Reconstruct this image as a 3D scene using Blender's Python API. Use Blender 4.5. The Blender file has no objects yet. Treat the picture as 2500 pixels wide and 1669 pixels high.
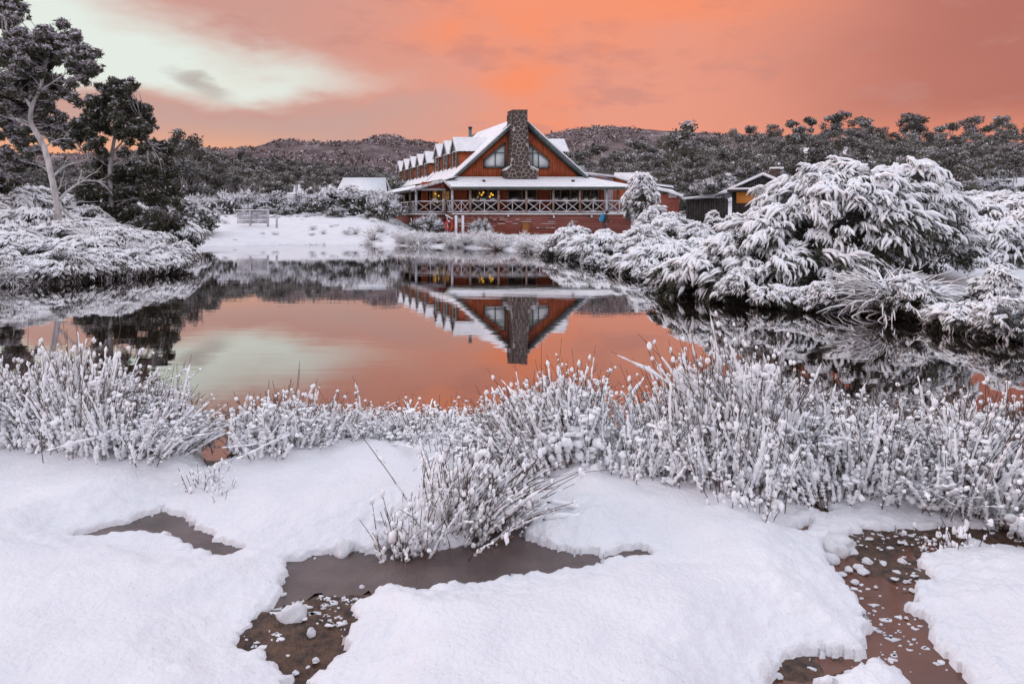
import bpy, math, random
import numpy as np
from mathutils import Vector, Matrix

R = math.radians
sc = bpy.context.scene
col = sc.collection

# ------------------------------------------------------------------ camera
CAM_H = 1.6            # metres above the pond
FPX = 1667.0           # focal length in photo pixels (24 mm on 36 mm, 2500 px wide)
HORY = 535.0           # photo row of the horizon
cam_d = bpy.data.cameras.new('camera'); cam_d.lens = 24.0; cam_d.sensor_width = 36.0
cam_d.shift_y = -(834.5 - HORY) / 2500.0
cam_d.clip_end = 6000; cam_d.clip_start = 0.05
cam = bpy.data.objects.new('camera', cam_d); col.objects.link(cam)
cam.location = (0, 0, CAM_H); cam.rotation_euler = (R(90), 0, 0)
sc.camera = cam

# ------------------------------------------------------------------ sky
SUN_EL, SUN_AZ = 16.0, -82.0       # degrees; azimuth measured from +Y towards +X
world = bpy.data.worlds.new('World'); sc.world = world; world.use_nodes = True
wt = world.node_tree; wn = wt.nodes; wl = wt.links
for n in list(wn): wn.remove(n)

def W(op, a, b=None, c=None, clamp=False):
    n = wn.new('ShaderNodeMath'); n.operation = op; n.use_clamp = clamp
    for i, v in enumerate((a, b, c)):
        if v is None: continue
        if isinstance(v, (int, float)): n.inputs[i].default_value = v
        else: wl.new(v, n.inputs[i])
    return n.outputs[0]
def WS(x, lo, hi):                    # smoothstep lo..hi
    n = wn.new('ShaderNodeMapRange'); n.interpolation_type = 'SMOOTHSTEP'
    wl.new(x, n.inputs[0])
    for i, v in ((1, lo), (2, hi)):
        if isinstance(v, (int, float)): n.inputs[i].default_value = v
        else: wl.new(v, n.inputs[i])
    n.inputs[3].default_value = 0; n.inputs[4].default_value = 1
    return n.outputs[0]
def WMIX(f, a, b):
    n = wn.new('ShaderNodeMix'); n.data_type = 'RGBA'
    if isinstance(f, (int, float)): n.inputs[0].default_value = f
    else: wl.new(f, n.inputs[0])
    for i, v in ((6, a), (7, b)):
        if isinstance(v, tuple): n.inputs[i].default_value = (*v, 1)
        else: wl.new(v, n.inputs[i])
    return n.outputs[2]
def WNOISE(vec, scale, detail, rough=.55):
    n = wn.new('ShaderNodeTexNoise'); wl.new(vec, n.inputs['Vector'])
    n.inputs['Scale'].default_value = scale; n.inputs['Detail'].default_value = detail
    n.inputs['Roughness'].default_value = rough
    return n.outputs[0]
def WMAP(vec, scale, loc=(0, 0, 0)):
    n = wn.new('ShaderNodeMapping'); wl.new(vec, n.inputs[0])
    n.inputs['Scale'].default_value = scale; n.inputs['Location'].default_value = loc
    return n.outputs[0]
tc = wn.new('ShaderNodeTexCoord').outputs['Generated']
sep = wn.new('ShaderNodeSeparateXYZ'); wl.new(tc, sep.inputs[0])
sx, sy, sz = sep.outputs
D2 = 180 / math.pi
AZ = W('MULTIPLY', W('ARCTAN2', sx, sy), D2)
EL = W('MULTIPLY', W('ARCSINE', W('MAXIMUM', W('MINIMUM', sz, 1.0), -1.0)), D2)
nA = W('SUBTRACT', WNOISE(WMAP(tc, (1, 1, 2.6)), 4.2, 4), .5)          # broad billows
nB = W('SUBTRACT', WNOISE(WMAP(tc, (1, 1, 3.0), (3, 1, 7)), 9.0, 4, .6), .5)   # finer
nC = W('SUBTRACT', WNOISE(WMAP(tc, (1, 1, 1.6), (9, 4, 2)), 2.2, 2), .5)
el1 = W('ADD', EL, W('ADD', W('MULTIPLY', nA, 7.0), W('MULTIPLY', nB, 2.6)))
az1 = W('ADD', AZ, W('ADD', W('MULTIPLY', nC, 16.0), W('MULTIPLY', nA, 8.0)))
# cloud deck: dusty pink on the left, glowing orange ahead, dusky rose to the right
deck = WMIX(WS(az1, -24, 3), (.64, .33, .28), (.84, .33, .235))
deck = WMIX(WS(az1, 8, 36), deck, (.49, .165, .13))
glow = W('MULTIPLY', WS(W('ADD', nA, W('MULTIPLY', nC, .7)), -.02, .22),
         W('MULTIPLY', WS(az1, -14, 4), WS(az1, 38, 20)))
deck = WMIX(W('MULTIPLY', glow, .85), deck, (1.0, .285, .13))
topg = W('MULTIPLY', WS(el1, 12.5, 17.5), W('MULTIPLY', WS(az1, -12, 2), WS(az1, 26, 12)))
deck = WMIX(W('MULTIPLY', topg, .8), deck, (1.0, .30, .145))
dusk = WS(W('ADD', nB, W('MULTIPLY', nA, .5)), .02, .24)
deck = WMIX(W('MULTIPLY', dusk, .5), deck, (.56, .25, .22))
low = W('MULTIPLY', WS(EL, 8.5, 5.0), WS(az1, -12, 6))
deck = WMIX(W('MULTIPLY', low, .65), deck, (.98, .33, .20))
# the clear gap in the clouds
up = W('ADD', 11.6, W('MULTIPLY', W('SUBTRACT', -12.8, AZ), .27))
lo = W('ADD', 9.6, W('MULTIPLY', W('ADD', AZ, 16.7), .13))
g = W('MULTIPLY', WS(W('SUBTRACT', el1, lo), -1.2, 1.3), WS(W('SUBTRACT', up, el1), -1.6, 3.4))
g = W('MULTIPLY', g, W('MULTIPLY', WS(AZ, 3, -15), WS(AZ, -95, -60)))
skyc = WMIX(W('MULTIPLY', nB, 1.2, None, True), (.80, .86, .79), (.84, .74, .65))
base = WMIX(g, deck, skyc)
# bank of low cloud under the gap and the glow along the eastern horizon
bank = W('MULTIPLY', WS(W('SUBTRACT', W('ADD', lo, -.3), el1), -.5, 2.2), WS(az1, 3, -14))
base = WMIX(W('MULTIPLY', bank, .8), base, (.56, .37, .34))
hz = W('MULTIPLY', WS(EL, 8.0, 3.4), W('MULTIPLY', WS(AZ, -7, -24), WS(AZ, -80, -45)))
base = WMIX(hz, base, (1.0, .43, .22))
# one small dark cloud drifting in the gap
dx = W('DIVIDE', W('ADD', W('ADD', AZ, 24.0), W('MULTIPLY', nA, 12.0)), 3.0)
dy = W('DIVIDE', W('SUBTRACT', W('ADD', EL, W('ADD', W('MULTIPLY', nB, 3.0), W('MULTIPLY', W('ADD', AZ, 24.0), .16))), 10.3), 1.0)
dk = WS(W('ADD', W('ADD', W('MULTIPLY', dx, dx), W('MULTIPLY', dy, dy)), W('MULTIPLY', nB, 3.0)), 1.7, -.3)
base = WMIX(W('MULTIPLY', dk, .8), base, (.40, .31, .285))
# higher up and behind: thin pale overcast that lights the snow
over = WS(W('ADD', EL, W('MULTIPLY', nC, 10.0)), 17.5, 40)
OVER = (1.12, 1.22, 1.42)
base = WMIX(over, base, OVER)
back = WS(W('ABSOLUTE', AZ), 60, 130)
base = WMIX(W('MULTIPLY', back, .75), base, (1.0, .95, 1.06))
nish = wn.new('ShaderNodeTexSky'); nish.sky_type = 'NISHITA'; nish.sun_disc = False
nish.sun_elevation = R(3); nish.sun_rotation = R(SUN_AZ)
bg1 = wn.new('ShaderNodeBackground'); wl.new(nish.outputs[0], bg1.inputs[0]); bg1.inputs[1].default_value = .012
bg2 = wn.new('ShaderNodeBackground'); wl.new(base, bg2.inputs[0]); bg2.inputs[1].default_value = .95
ad = wn.new('ShaderNodeAddShader'); wl.new(bg1.outputs[0], ad.inputs[0]); wl.new(bg2.outputs[0], ad.inputs[1])
wo = wn.new('ShaderNodeOutputWorld'); wl.new(ad.outputs[0], wo.inputs[0])

# ------------------------------------------------------------------ sun (soft dawn light) and exposure
sd = bpy.data.lights.new('sun', 'SUN'); sd.energy = .85; sd.angle = R(25); sd.color = (1.0, .70, .66)
sun = bpy.data.objects.new('sun', sd); col.objects.link(sun)
sun_dir = Vector((math.sin(R(SUN_AZ)) * math.cos(R(SUN_EL)), math.cos(R(SUN_AZ)) * math.cos(R(SUN_EL)), math.sin(R(SUN_EL))))
sun.rotation_euler = sun_dir.to_track_quat('Z', 'Y').to_euler()
sun.location = sun_dir * 60
vs = sc.view_settings
vs.view_transform = 'Standard'; vs.look = 'None'; vs.gamma = 1; vs.exposure = 0.0; vs.use_curve_mapping = False
sc.cycles.max_bounces = 6; sc.cycles.diffuse_bounces = 4; sc.cycles.glossy_bounces = 3
sc.cycles.transmission_bounces = 3; sc.cycles.use_denoising = True
sc.cycles.caustics_reflective = False; sc.cycles.caustics_refractive = False

# ================================================================== helpers
rs = np.random.RandomState
def U(px, py, z):
    """ground point seen at photo pixel px,py lying at height z"""
    Y = FPX * (CAM_H - z) / (py - HORY)
    return np.array([(px - 1250) / FPX * Y, Y, z])
def A(px, py, Y):
    """point seen at photo pixel px,py at distance Y"""
    return np.array([(px - 1250) / FPX * Y, Y, CAM_H - (py - HORY) / FPX * Y])

def hash2(ix, iy, s):
    h = np.sin(ix * 127.1 + iy * 311.7 + s * 74.7) * 43758.5453
    return h - np.floor(h)
def vnoise(x, y, s=0):
    ix = np.floor(x); iy = np.floor(y); fx = x - ix; fy = y - iy
    fx = fx ** 3 * (fx * (fx * 6 - 15) + 10); fy = fy ** 3 * (fy * (fy * 6 - 15) + 10)
    a = hash2(ix, iy, s); b = hash2(ix + 1, iy, s); c = hash2(ix, iy + 1, s); d = hash2(ix + 1, iy + 1, s)
    return (a * (1 - fx) + b * fx) * (1 - fy) + (c * (1 - fx) + d * fx) * fy - .5
def fbm(x, y, o=4, s=0):
    t = np.zeros_like(x, dtype=float); a = 1.0; x, y = x * .92 - y * .39, x * .39 + y * .92
    for i in range(o):
        t += a * vnoise(x + 17.3 * i, y - 9.1 * i, s + i); a *= .5; x, y = (x * .80 - y * .60) * 2.03, (x * .60 + y * .80) * 2.03
    return t
def sstep(x, a, b):
    t = np.clip((x - a) / (b - a), 0, 1); return t * t * (3 - 2 * t)

def mesh(name, V, F, mats=(), midx=None, smooth=False):
    """V (n,3); F: list of int arrays (m,k) ; midx: list of per-array ints or arrays"""
    me = bpy.data.meshes.new(name)
    V = np.asarray(V, dtype=np.float32)
    F = [np.asarray(f, dtype=np.int32) for f in F if len(f)]
    me.vertices.add(len(V)); me.vertices.foreach_set('co', V.ravel())
    tot = sum(f.size for f in F); npoly = sum(len(f) for f in F)
    me.loops.add(tot); me.polygons.add(npoly)
    me.loops.foreach_set('vertex_index', np.concatenate([f.ravel() for f in F]))
    ls = []; o = 0
    for f in F:
        ls.append(o + np.arange(len(f)) * f.shape[1]); o += f.size
    me.polygons.foreach_set('loop_start', np.concatenate(ls).astype(np.int32))
    if midx is not None:
        mi = np.concatenate([np.full(len(f), m, dtype=np.int32) if np.isscalar(m) else np.asarray(m, np.int32) for f, m in zip(F, midx)])
        me.polygons.foreach_set('material_index', mi)
    if smooth: me.polygons.foreach_set('use_smooth', np.ones(npoly, dtype=bool))
    for m in mats: me.materials.append(m)
    me.update(calc_edges=True)
    return me
def obj(name, me, parent=None, loc=None):
    o = bpy.data.objects.new(name, me); col.objects.link(o)
    if parent is not None: o.parent = parent
    if loc is not None: o.location = loc
    return o
def tag(o, label=None, cat=None, group=None, kind=None):
    if label: o['label'] = label
    if cat: o['category'] = cat
    if group: o['group'] = group
    if kind: o['kind'] = kind
    return o
def empty(name, loc=(0, 0, 0)):
    o = bpy.data.objects.new(name, None); col.objects.link(o); o.location = loc; o.empty_display_size = .2
    return o
def copy_tree(o, parent=None):
    c = o.copy(); col.objects.link(c)
    if parent is not None: c.parent = parent
    for ch in list(o.children): copy_tree(ch, c)
    return c

class MB:
    """collects geometry, builds one mesh"""
    def __init__(s): s.V = []; s.F = []; s.M = []; s.n = 0
    def add(s, V, F, m=0):
        V = np.asarray(V, float)
        for f in (F if isinstance(F, list) else [F]):
            f = np.asarray(f, int)
            if len(f): s.F.append(f + s.n); s.M.append(m)
        s.V.append(V); s.n += len(V); return s
    def hexa(s, P, m=0):        # 8 points: bottom 0-3 ccw, top 4-7
        return s.add(P, np.array([[3, 2, 1, 0], [4, 5, 6, 7], [0, 1, 5, 4], [1, 2, 6, 5], [2, 3, 7, 6], [3, 0, 4, 7]]), m)
    def box(s, x0, x1, y0, y1, z0, z1, m=0, f=None):
        P = [(x0, y0, z0), (x1, y0, z0), (x1, y1, z0), (x0, y1, z0), (x0, y0, z1), (x1, y0, z1), (x1, y1, z1), (x0, y1, z1)]
        if f: P = [f(*p) for p in P]
        return s.hexa(P, m)
    def beam(s, p, q, w, h, m=0, up=(0, 0, 1)):
        p = np.asarray(p, float); q = np.asarray(q, float); d = q - p; d /= np.linalg.norm(d)
        up = np.asarray(up, float); sd = np.cross(d, up)
        if np.linalg.norm(sd) < 1e-4: sd = np.cross(d, (0, 1, 0))
        sd /= np.linalg.norm(sd); u = np.cross(sd, d); sd *= w / 2; u *= h / 2
        return s.hexa([p - sd - u, p + sd - u, q + sd - u, q - sd - u, p - sd + u, p + sd + u, q + sd + u, q - sd + u], m)
    def poly(s, P, m=0): return s.add(P, np.array([list(range(len(P)))]), m)
    def slab(s, P, d, m=0):     # polygon extruded by vector d
        P = np.asarray(P, float); n = len(P); d = np.asarray(d, float)
        s.add(np.vstack([P, P + d]), [np.array([list(range(n))[::-1]]), np.array([list(range(n, 2 * n))]),
              np.array([[i, (i + 1) % n, n + (i + 1) % n, n + i] for i in range(n)])], m); return s
    def tube(s, P, r, k=6, m=0, cap=True):
        P = np.asarray(P, float); n = len(P); r = np.broadcast_to(np.asarray(r, float), (n,)) if np.ndim(r) < 2 else r
        T = np.gradient(P, axis=0); T /= np.linalg.norm(T, axis=1)[:, None] + 1e-9
        ref = np.where(np.abs(T[:, 2:3]) > .9, [[1., 0, 0]], [[0, 0, 1.]])
        if n > 1: ref = np.repeat(ref[:1], n, 0)
        S = np.cross(T, ref); S /= np.linalg.norm(S, axis=1)[:, None] + 1e-9
        B = np.cross(S, T)
        a = np.arange(k) * 2 * math.pi / k
        rr = r[:, None] if r.ndim == 1 else r
        V = P[:, None, :] + rr[..., None] * (np.cos(a)[None, :, None] * S[:, None, :] + np.sin(a)[None, :, None] * B[:, None, :])
        V = V.reshape(-1, 3)
        i = np.arange(n - 1)[:, None] * k; j = np.arange(k)[None, :]; j2 = (j + 1) % k
        Q = np.stack([i + j, i + j2, i + k + j2, i + k + j], -1).reshape(-1, 4)
        F = [Q]
        if cap: F += [np.array([list(range(k))[::-1]]), np.array([list(range((n - 1) * k, n * k))])]
        return s.add(V, F, m)
    def cards(s, C, D, S, L, Wd, m=0):   # rhombic leaves
        C = np.asarray(C); D = D * (np.asarray(L) / 2).reshape(-1, 1); S = S * (np.asarray(Wd) / 2).reshape(-1, 1)
        V = np.stack([C - D, C + S, C + D, C - S], 1).reshape(-1, 3)
        return s.add(V, np.arange(len(C) * 4).reshape(-1, 4), m)
    def inst(s, pv, pf, P, M3, m=0):     # copies of a small shape
        V = np.einsum('kij,nj->kni', M3, pv) + P[:, None, :]
        off = (np.arange(len(P)) * len(pv))
        for f in (pf if isinstance(pf, list) else [pf]):
            s.add(np.zeros((0, 3)), (f[None] + off[:, None, None]).reshape(-1, f.shape[1]), m)
        s.V.append(V.reshape(-1, 3)); s.n += len(P) * len(pv)
        return s
    def build(s, name, mats, parent=None, smooth=False, loc=None):
        if not isinstance(mats, (list, tuple)): mats = [mats]
        return obj(name, s.mesh(name, mats, smooth), parent, loc)
    def mesh(s, name, mats, smooth=False):
        if not isinstance(mats, (list, tuple)): mats = [mats]
        return mesh(name, np.vstack(s.V), s.F, mats, s.M, smooth)

def unit(v): return v / (np.linalg.norm(v, axis=-1, keepdims=True) + 1e-9)
def rdir(g, n): return unit(g.normal(size=(n, 3)))
def ico(sub=1):
    import bmesh
    bm = bmesh.new(); bmesh.ops.create_icosphere(bm, subdivisions=sub, radius=1)
    V = np.array([v.co[:] for v in bm.verts]); F = np.array([[v.index for v in f.verts] for f in bm.faces]); bm.free()
    return V, F
ICO1 = ico(1); ICO2 = ico(2); ICO3 = ico(3)
def lumpy(V, g, amp=.22, f=2.2):
    """push a sphere's vertices in and out with a few random waves"""
    d = np.zeros(len(V))
    for _ in range(6):
        k = g.normal(size=3) * f; d += np.sin(V @ k + g.uniform(0, 6.3)) / 6
    return V * (1 + amp * 2.2 * d)[:, None]
def rotz(a):
    c, s_ = np.cos(a), np.sin(a); z = np.zeros_like(c); o = np.ones_like(c)
    return np.stack([np.stack([c, -s_, z], -1), np.stack([s_, c, z], -1), np.stack([z, z, o], -1)], -2)

# ------------------------------------------------------------------ materials
def mat(name, c1, c2=None, scale=4.0, rough=.7, bump=0.0, bscale=30.0, detail=3, spec=.3, lo=.35, hi=.65, stretch=(1, 1, 1), metal=0.0, c3=None, coord='Object'):
    m = bpy.data.materials.new(name); m.use_nodes = True; t = m.node_tree; b = t.nodes['Principled BSDF']
    b.inputs['Roughness'].default_value = rough; b.inputs['Specular IOR Level'].default_value = spec; b.inputs['Metallic'].default_value = metal
    tcn = t.nodes.new('ShaderNodeTexCoord'); mp = t.nodes.new('ShaderNodeMapping'); mp.inputs['Scale'].default_value = stretch
    t.links.new(tcn.outputs[coord], mp.inputs[0])
    if c2 is None: b.inputs['Base Color'].default_value = (*c1, 1)
    else:
        n = t.nodes.new('ShaderNodeTexNoise'); n.inputs['Scale'].default_value = scale; n.inputs['Detail'].default_value = detail
        n.inputs['Roughness'].default_value = .62
        t.links.new(mp.outputs[0], n.inputs['Vector'])
        cr = t.nodes.new('ShaderNodeValToRGB'); cr.color_ramp.elements[0].position = lo; cr.color_ramp.elements[1].position = hi
        cr.color_ramp.elements[0].color = (*c1, 1); cr.color_ramp.elements[1].color = (*c2, 1)
        if c3: e = cr.color_ramp.elements.new((lo + hi) / 2); e.color = (*c3, 1)
        t.links.new(n.outputs[0], cr.inputs[0]); t.links.new(cr.outputs[0], b.inputs['Base Color'])
    if bump:
        n = t.nodes.new('ShaderNodeTexNoise'); n.inputs['Scale'].default_value = bscale; n.inputs['Detail'].default_value = 3
        t.links.new(mp.outputs[0], n.inputs['Vector'])
        bp = t.nodes.new('ShaderNodeBump'); bp.inputs['Strength'].default_value = bump; bp.inputs['Distance'].default_value = .02
        t.links.new(n.outputs[0], bp.inputs['Height']); t.links.new(bp.outputs[0], b.inputs['Normal'])
    return m
M = {}
M['snow'] = mat('snow', (.78, .79, .82), (.86, .87, .89), 3, .55, .5, 60, spec=.25)
M['snow_ground'] = mat('snow_ground', (.73, .74, .775), (.82, .82, .845), 1.4, .5, .55, 45, spec=.25)
M['snow_soft'] = mat('snow_soft', (.90, .915, .94), (.95, .96, .97), 8, .6, spec=.2)
def vary(m, lo, hi):
    t = m.node_tree; b = t.nodes['Principled BSDF']; src = b.inputs['Base Color'].links[0].from_socket
    oi = t.nodes.new('ShaderNodeObjectInfo'); mr = t.nodes.new('ShaderNodeMapRange'); mr.inputs[3].default_value = lo; mr.inputs[4].default_value = hi
    t.links.new(oi.outputs['Random'], mr.inputs[0]); hs = t.nodes.new('ShaderNodeHueSaturation'); t.links.new(mr.outputs[0], hs.inputs['Value'])
    t.links.new(src, hs.inputs['Color']); t.links.new(hs.outputs[0], b.inputs['Base Color'])
M['frost'] = mat('frost', (.62, .62, .65), (.88, .88, .91), 6, .65, spec=.2)
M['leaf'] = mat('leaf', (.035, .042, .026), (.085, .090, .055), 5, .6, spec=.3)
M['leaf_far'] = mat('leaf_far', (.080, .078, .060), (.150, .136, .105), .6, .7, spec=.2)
M['leaf_gum'] = mat('leaf_gum', (.045, .050, .030), (.105, .105, .066), 2.5, .55, spec=.3)
M['needle'] = mat('needle', (.035, .040, .030), (.095, .095, .068), 5, .65, spec=.25)
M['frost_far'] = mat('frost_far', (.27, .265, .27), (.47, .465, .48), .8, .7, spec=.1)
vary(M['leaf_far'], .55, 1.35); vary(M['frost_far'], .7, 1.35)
M['twig'] = mat('twig', (.06, .045, .035), (.12, .09, .07), 20, .8)
M['bark_pale'] = mat('bark_pale', (.30, .28, .27), (.62, .60, .60), 5, .7, .4, 25, stretch=(1, 1, .3))
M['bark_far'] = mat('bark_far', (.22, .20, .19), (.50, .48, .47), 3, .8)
M['stem'] = mat('stem', (.055, .038, .030), (.19, .11, .08), 18, .6)
M['timber_red'] = mat('timber_red', (.25, .055, .021), (.38, .092, .032), 3, .55, .25, 40, stretch=(1, 1, .25))
M['timber_base'] = mat('timber_base', (.19, .050, .032), (.28, .078, .050), 2.5, .55, .3, 30, stretch=(.25, 1, 1))
M['timber_post'] = mat('timber_post', (.20, .12, .08), (.42, .33, .28), 3, .65)
M['timber_dark'] = mat('timber_dark', (.022, .018, .017), (.055, .045, .042), 3, .7, .2, 30)
M['timber_grey'] = mat('timber_grey', (.34, .34, .36), (.62, .62, .66), 3, .7)
M['rail_frost'] = mat('rail_frost', (.40, .35, .34), (.74, .74, .77), 2.5, .65)
M['green_trim'] = mat('green_trim', (.055, .085, .075), (.10, .13, .12), 4, .45)
M['green_metal'] = mat('green_metal', (.07, .10, .09), (.16, .18, .18), 3, .4)
M['grey_metal'] = mat('grey_metal', (.30, .33, .35), (.42, .45, .47), 3, .4, metal=.3)
M['dark_metal'] = mat('dark_metal', (.03, .03, .03), (.06, .06, .06), 3, .45, metal=.3)
M['stone'] = mat('stone', (.045, .030, .026), (.12, .085, .075), 5, .8, .5, 30)
M['mortar'] = mat('mortar', (.34, .30, .27), (.60, .55, .52), 9, .9, .3, 40)
M['door_wood'] = mat('door_wood', (.25, .095, .02), (.36, .15, .04), 3, .5, stretch=(4, 4, .4))
M['curtain'] = mat('curtain', (.80, .83, .84), (.92, .93, .94), 2, .8, stretch=(9, 9, .2))
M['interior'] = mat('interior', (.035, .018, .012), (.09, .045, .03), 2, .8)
M['stripe'] = mat('stripe', (.17, .07, .075), (.25, .11, .11), 3, .6)
M['white_paint'] = mat('white_paint', (.62, .63, .65), (.80, .80, .82), 4, .5)
M['red_paint'] = mat('red_paint', (.45, .03, .02), (.6, .05, .03), 4, .45)
M['jacket'] = mat('jacket', (.020, .020, .024), (.040, .038, .042), 12, .7)
M['trousers'] = mat('trousers', (.05, .035, .04), (.08, .06, .065), 12, .8)
M['skin'] = mat('skin', (.50, .26, .19), (.56, .30, .22), 12, .5)
M['hair'] = mat('hair', (.012, .010, .009), (.03, .022, .018), 30, .6)
M['pack_blue'] = mat('pack_blue', (.015, .15, .30), (.03, .24, .42), 8, .6)
M['chrome'] = mat('chrome', (.55, .56, .58), None, rough=.25, metal=.8)

def emis(name, c, s):
    m = bpy.data.materials.new(name); m.use_nodes = True; b = m.node_tree.nodes['Principled BSDF']
    b.inputs['Base Color'].default_value = (*c, 1); b.inputs['Emission Color'].default_value = (*c, 1); b.inputs['Emission Strength'].default_value = s
    return m
M['lamp_warm'] = emis('lamp_warm', (1.0, .52, .08), 3.2)
M['room_warm'] = emis('room_warm', (.80, .36, .08), .6)

def glass(name, tint, mixf):
    m = bpy.data.materials.new(name); m.use_nodes = True; t = m.node_tree
    for n in list(t.nodes): t.nodes.remove(n)
    o = t.nodes.new('ShaderNodeOutputMaterial'); gl = t.nodes.new('ShaderNodeBsdfGlossy'); gl.inputs['Roughness'].default_value = .03
    gl.inputs['Color'].default_value = (.85, .87, .88, 1)
    tr = t.nodes.new('ShaderNodeBsdfTransparent'); tr.inputs[0].default_value = (*tint, 1)
    mx = t.nodes.new('ShaderNodeMixShader'); mx.inputs[0].default_value = mixf
    t.links.new(tr.outputs[0], mx.inputs[1]); t.links.new(gl.outputs[0], mx.inputs[2]); t.links.new(mx.outputs[0], o.inputs[0])
    return m
M['pane'] = glass('pane', (.82, .84, .82), .36)
M['pane_clear'] = glass('pane_clear', (.97, .98, .98), .05)

def roof_mat(name, metal, thr, along):
    """thin snow with streaks of bare sheet metal showing"""
    m = mat(name, (.80, .81, .84), (.90, .91, .93), 2, .5, .3, 25); t = m.node_tree; b = t.nodes['Principled BSDF']
    src = b.inputs['Base Color'].links[0].from_socket
    tcn = t.nodes.new('ShaderNodeTexCoord'); mp = t.nodes.new('ShaderNodeMapping'); mp.inputs['Scale'].default_value = along
    t.links.new(tcn.outputs['Object'], mp.inputs[0])
    n = t.nodes.new('ShaderNodeTexNoise'); n.inputs['Scale'].default_value = 1.0; n.inputs['Detail'].default_value = 5
    t.links.new(mp.outputs[0], n.inputs['Vector'])
    mr = t.nodes.new('ShaderNodeMapRange'); mr.inputs[1].default_value = thr; mr.inputs[2].default_value = thr + .05
    t.links.new(n.outputs[0], mr.inputs[0])
    mx = t.nodes.new('ShaderNodeMix'); mx.data_type = 'RGBA'; mx.inputs[7].default_value = (*metal, 1)
    t.links.new(mr.outputs[0], mx.inputs[0]); t.links.new(src, mx.inputs[6]); t.links.new(mx.outputs[2], b.inputs['Base Color'])
    return m
M['roof'] = roof_mat('roof', (.12, .14, .14), .64, (.35, 1.5, .35))
M['roof_full'] = roof_mat('roof_full', (.2, .22, .22), .80, (1, 1, 1))

# hillside: snow showing between dark scrub
def hill_mat():
    m = mat('hill', (.125, .095, .095), (.55, .48, .50), .055, .9, spec=.05, detail=12, lo=.42, hi=.74, c3=(.20, .155, .155))
    return m
M['hill'] = hill_mat()

# pond water: dark tannin water with a mirror surface
def water_mat():
    m = bpy.data.materials.new('pond_water'); m.use_nodes = True; t = m.node_tree
    for n in list(t.nodes): t.nodes.remove(n)
    o = t.nodes.new('ShaderNodeOutputMaterial')
    gl = t.nodes.new('ShaderNodeBsdfGlossy'); gl.inputs['Roughness'].default_value = .015; gl.inputs['Color'].default_value = (.93, .92, .92, 1)
    df = t.nodes.new('ShaderNodeBsdfDiffuse'); df.inputs[0].default_value = (.020, .013, .010, 1)
    fr = t.nodes.new('ShaderNodeFresnel'); fr.inputs[0].default_value = 2.6
    cr = t.nodes.new('ShaderNodeMapRange'); cr.inputs[1].default_value = .15; cr.inputs[2].default_value = .62; cr.inputs[3].default_value = .30; cr.inputs[4].default_value = .97
    t.links.new(fr.outputs[0], cr.inputs[0])
    mx = t.nodes.new('ShaderNodeMixShader'); t.links.new(cr.outputs[0], mx.inputs[0])
    t.links.new(df.outputs[0], mx.inputs[1]); t.links.new(gl.outputs[0], mx.inputs[2]); t.links.new(mx.outputs[0], o.inputs[0])
    tcn = t.nodes.new('ShaderNodeTexCoord'); mp = t.nodes.new('ShaderNodeMapping'); mp.inputs['Scale'].default_value = (.35, 1.6, 1)
    t.links.new(tcn.outputs['Object'], mp.inputs[0])
    n = t.nodes.new('ShaderNodeTexNoise'); n.inputs['Scale'].default_value = 2.2; n.inputs['Detail'].default_value = 3
    t.links.new(mp.outputs[0], n.inputs['Vector'])
    bp = t.nodes.new('ShaderNodeBump'); bp.inputs['Strength'].default_value = .05; bp.inputs['Distance'].default_value = .02
    t.links.new(n.outputs[0], bp.inputs['Height']); t.links.new(bp.outputs[0], gl.inputs['Normal'])
    return m
M['pond'] = water_mat()
M['mud'] = mat('mud', (.022, .014, .010), (.135, .070, .040), 22, .45, .9, 70, detail=9, spec=.4)
M['slush'] = mat('slush', (.050, .034, .030), (.175, .125, .115), 3.2, .30, .4, 90, detail=9, spec=.5, lo=.3, hi=.72)
M['brown_water'] = mat('brown_water', (.105, .040, .024), (.15, .060, .036), 3, .12, .05, 8, spec=.5)

# ================================================================== terrain and water
def seg_dist(P, poly):
    """signed distance of points (n,2) to closed polygon, negative inside"""
    poly = np.asarray(poly, float); d = np.full(len(P), 1e9); inside = np.zeros(len(P), bool)
    for a, b in zip(poly, np.roll(poly, -1, 0)):
        ab = b - a; t = np.clip(((P - a) @ ab) / (ab @ ab + 1e-12), 0, 1)
        q = P - a - t[:, None] * ab; d = np.minimum(d, (q * q).sum(1))
        c = ((a[1] > P[:, 1]) != (b[1] > P[:, 1]))
        xi = a[0] + (P[:, 1] - a[1]) * (b[0] - a[0]) / (b[1] - a[1] + 1e-12)
        inside ^= c & (P[:, 0] < xi)
    d = np.sqrt(d); return np.where(inside, -d, d)

shore_px = [(-700, 735), (-300, 712), (0, 700), (100, 694), (200, 686), (300, 679), (380, 669), (419, 660), (412, 642), (388, 620), (378, 607),
            (400, 605), (500, 602), (560, 600), (655, 597), (780, 597), (900, 597), (1000, 601), (1100, 604), (1200, 608), (1300, 616),
            (1360, 624), (1420, 640), (1500, 655), (1590, 680), (1650, 703), (1750, 724), (1850, 741), (1950, 752), (2050, 758), (2120, 765),
            (2200, 778), (2290, 784), (2350, 808), (2430, 822), (2500, 838), (2700, 880), (3000, 945)]
POND = [tuple(U(x, y, 0)[:2]) for x, y in shore_px] + [(12, 6.0), (14, 4.9), (-18, 4.9)]

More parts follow.
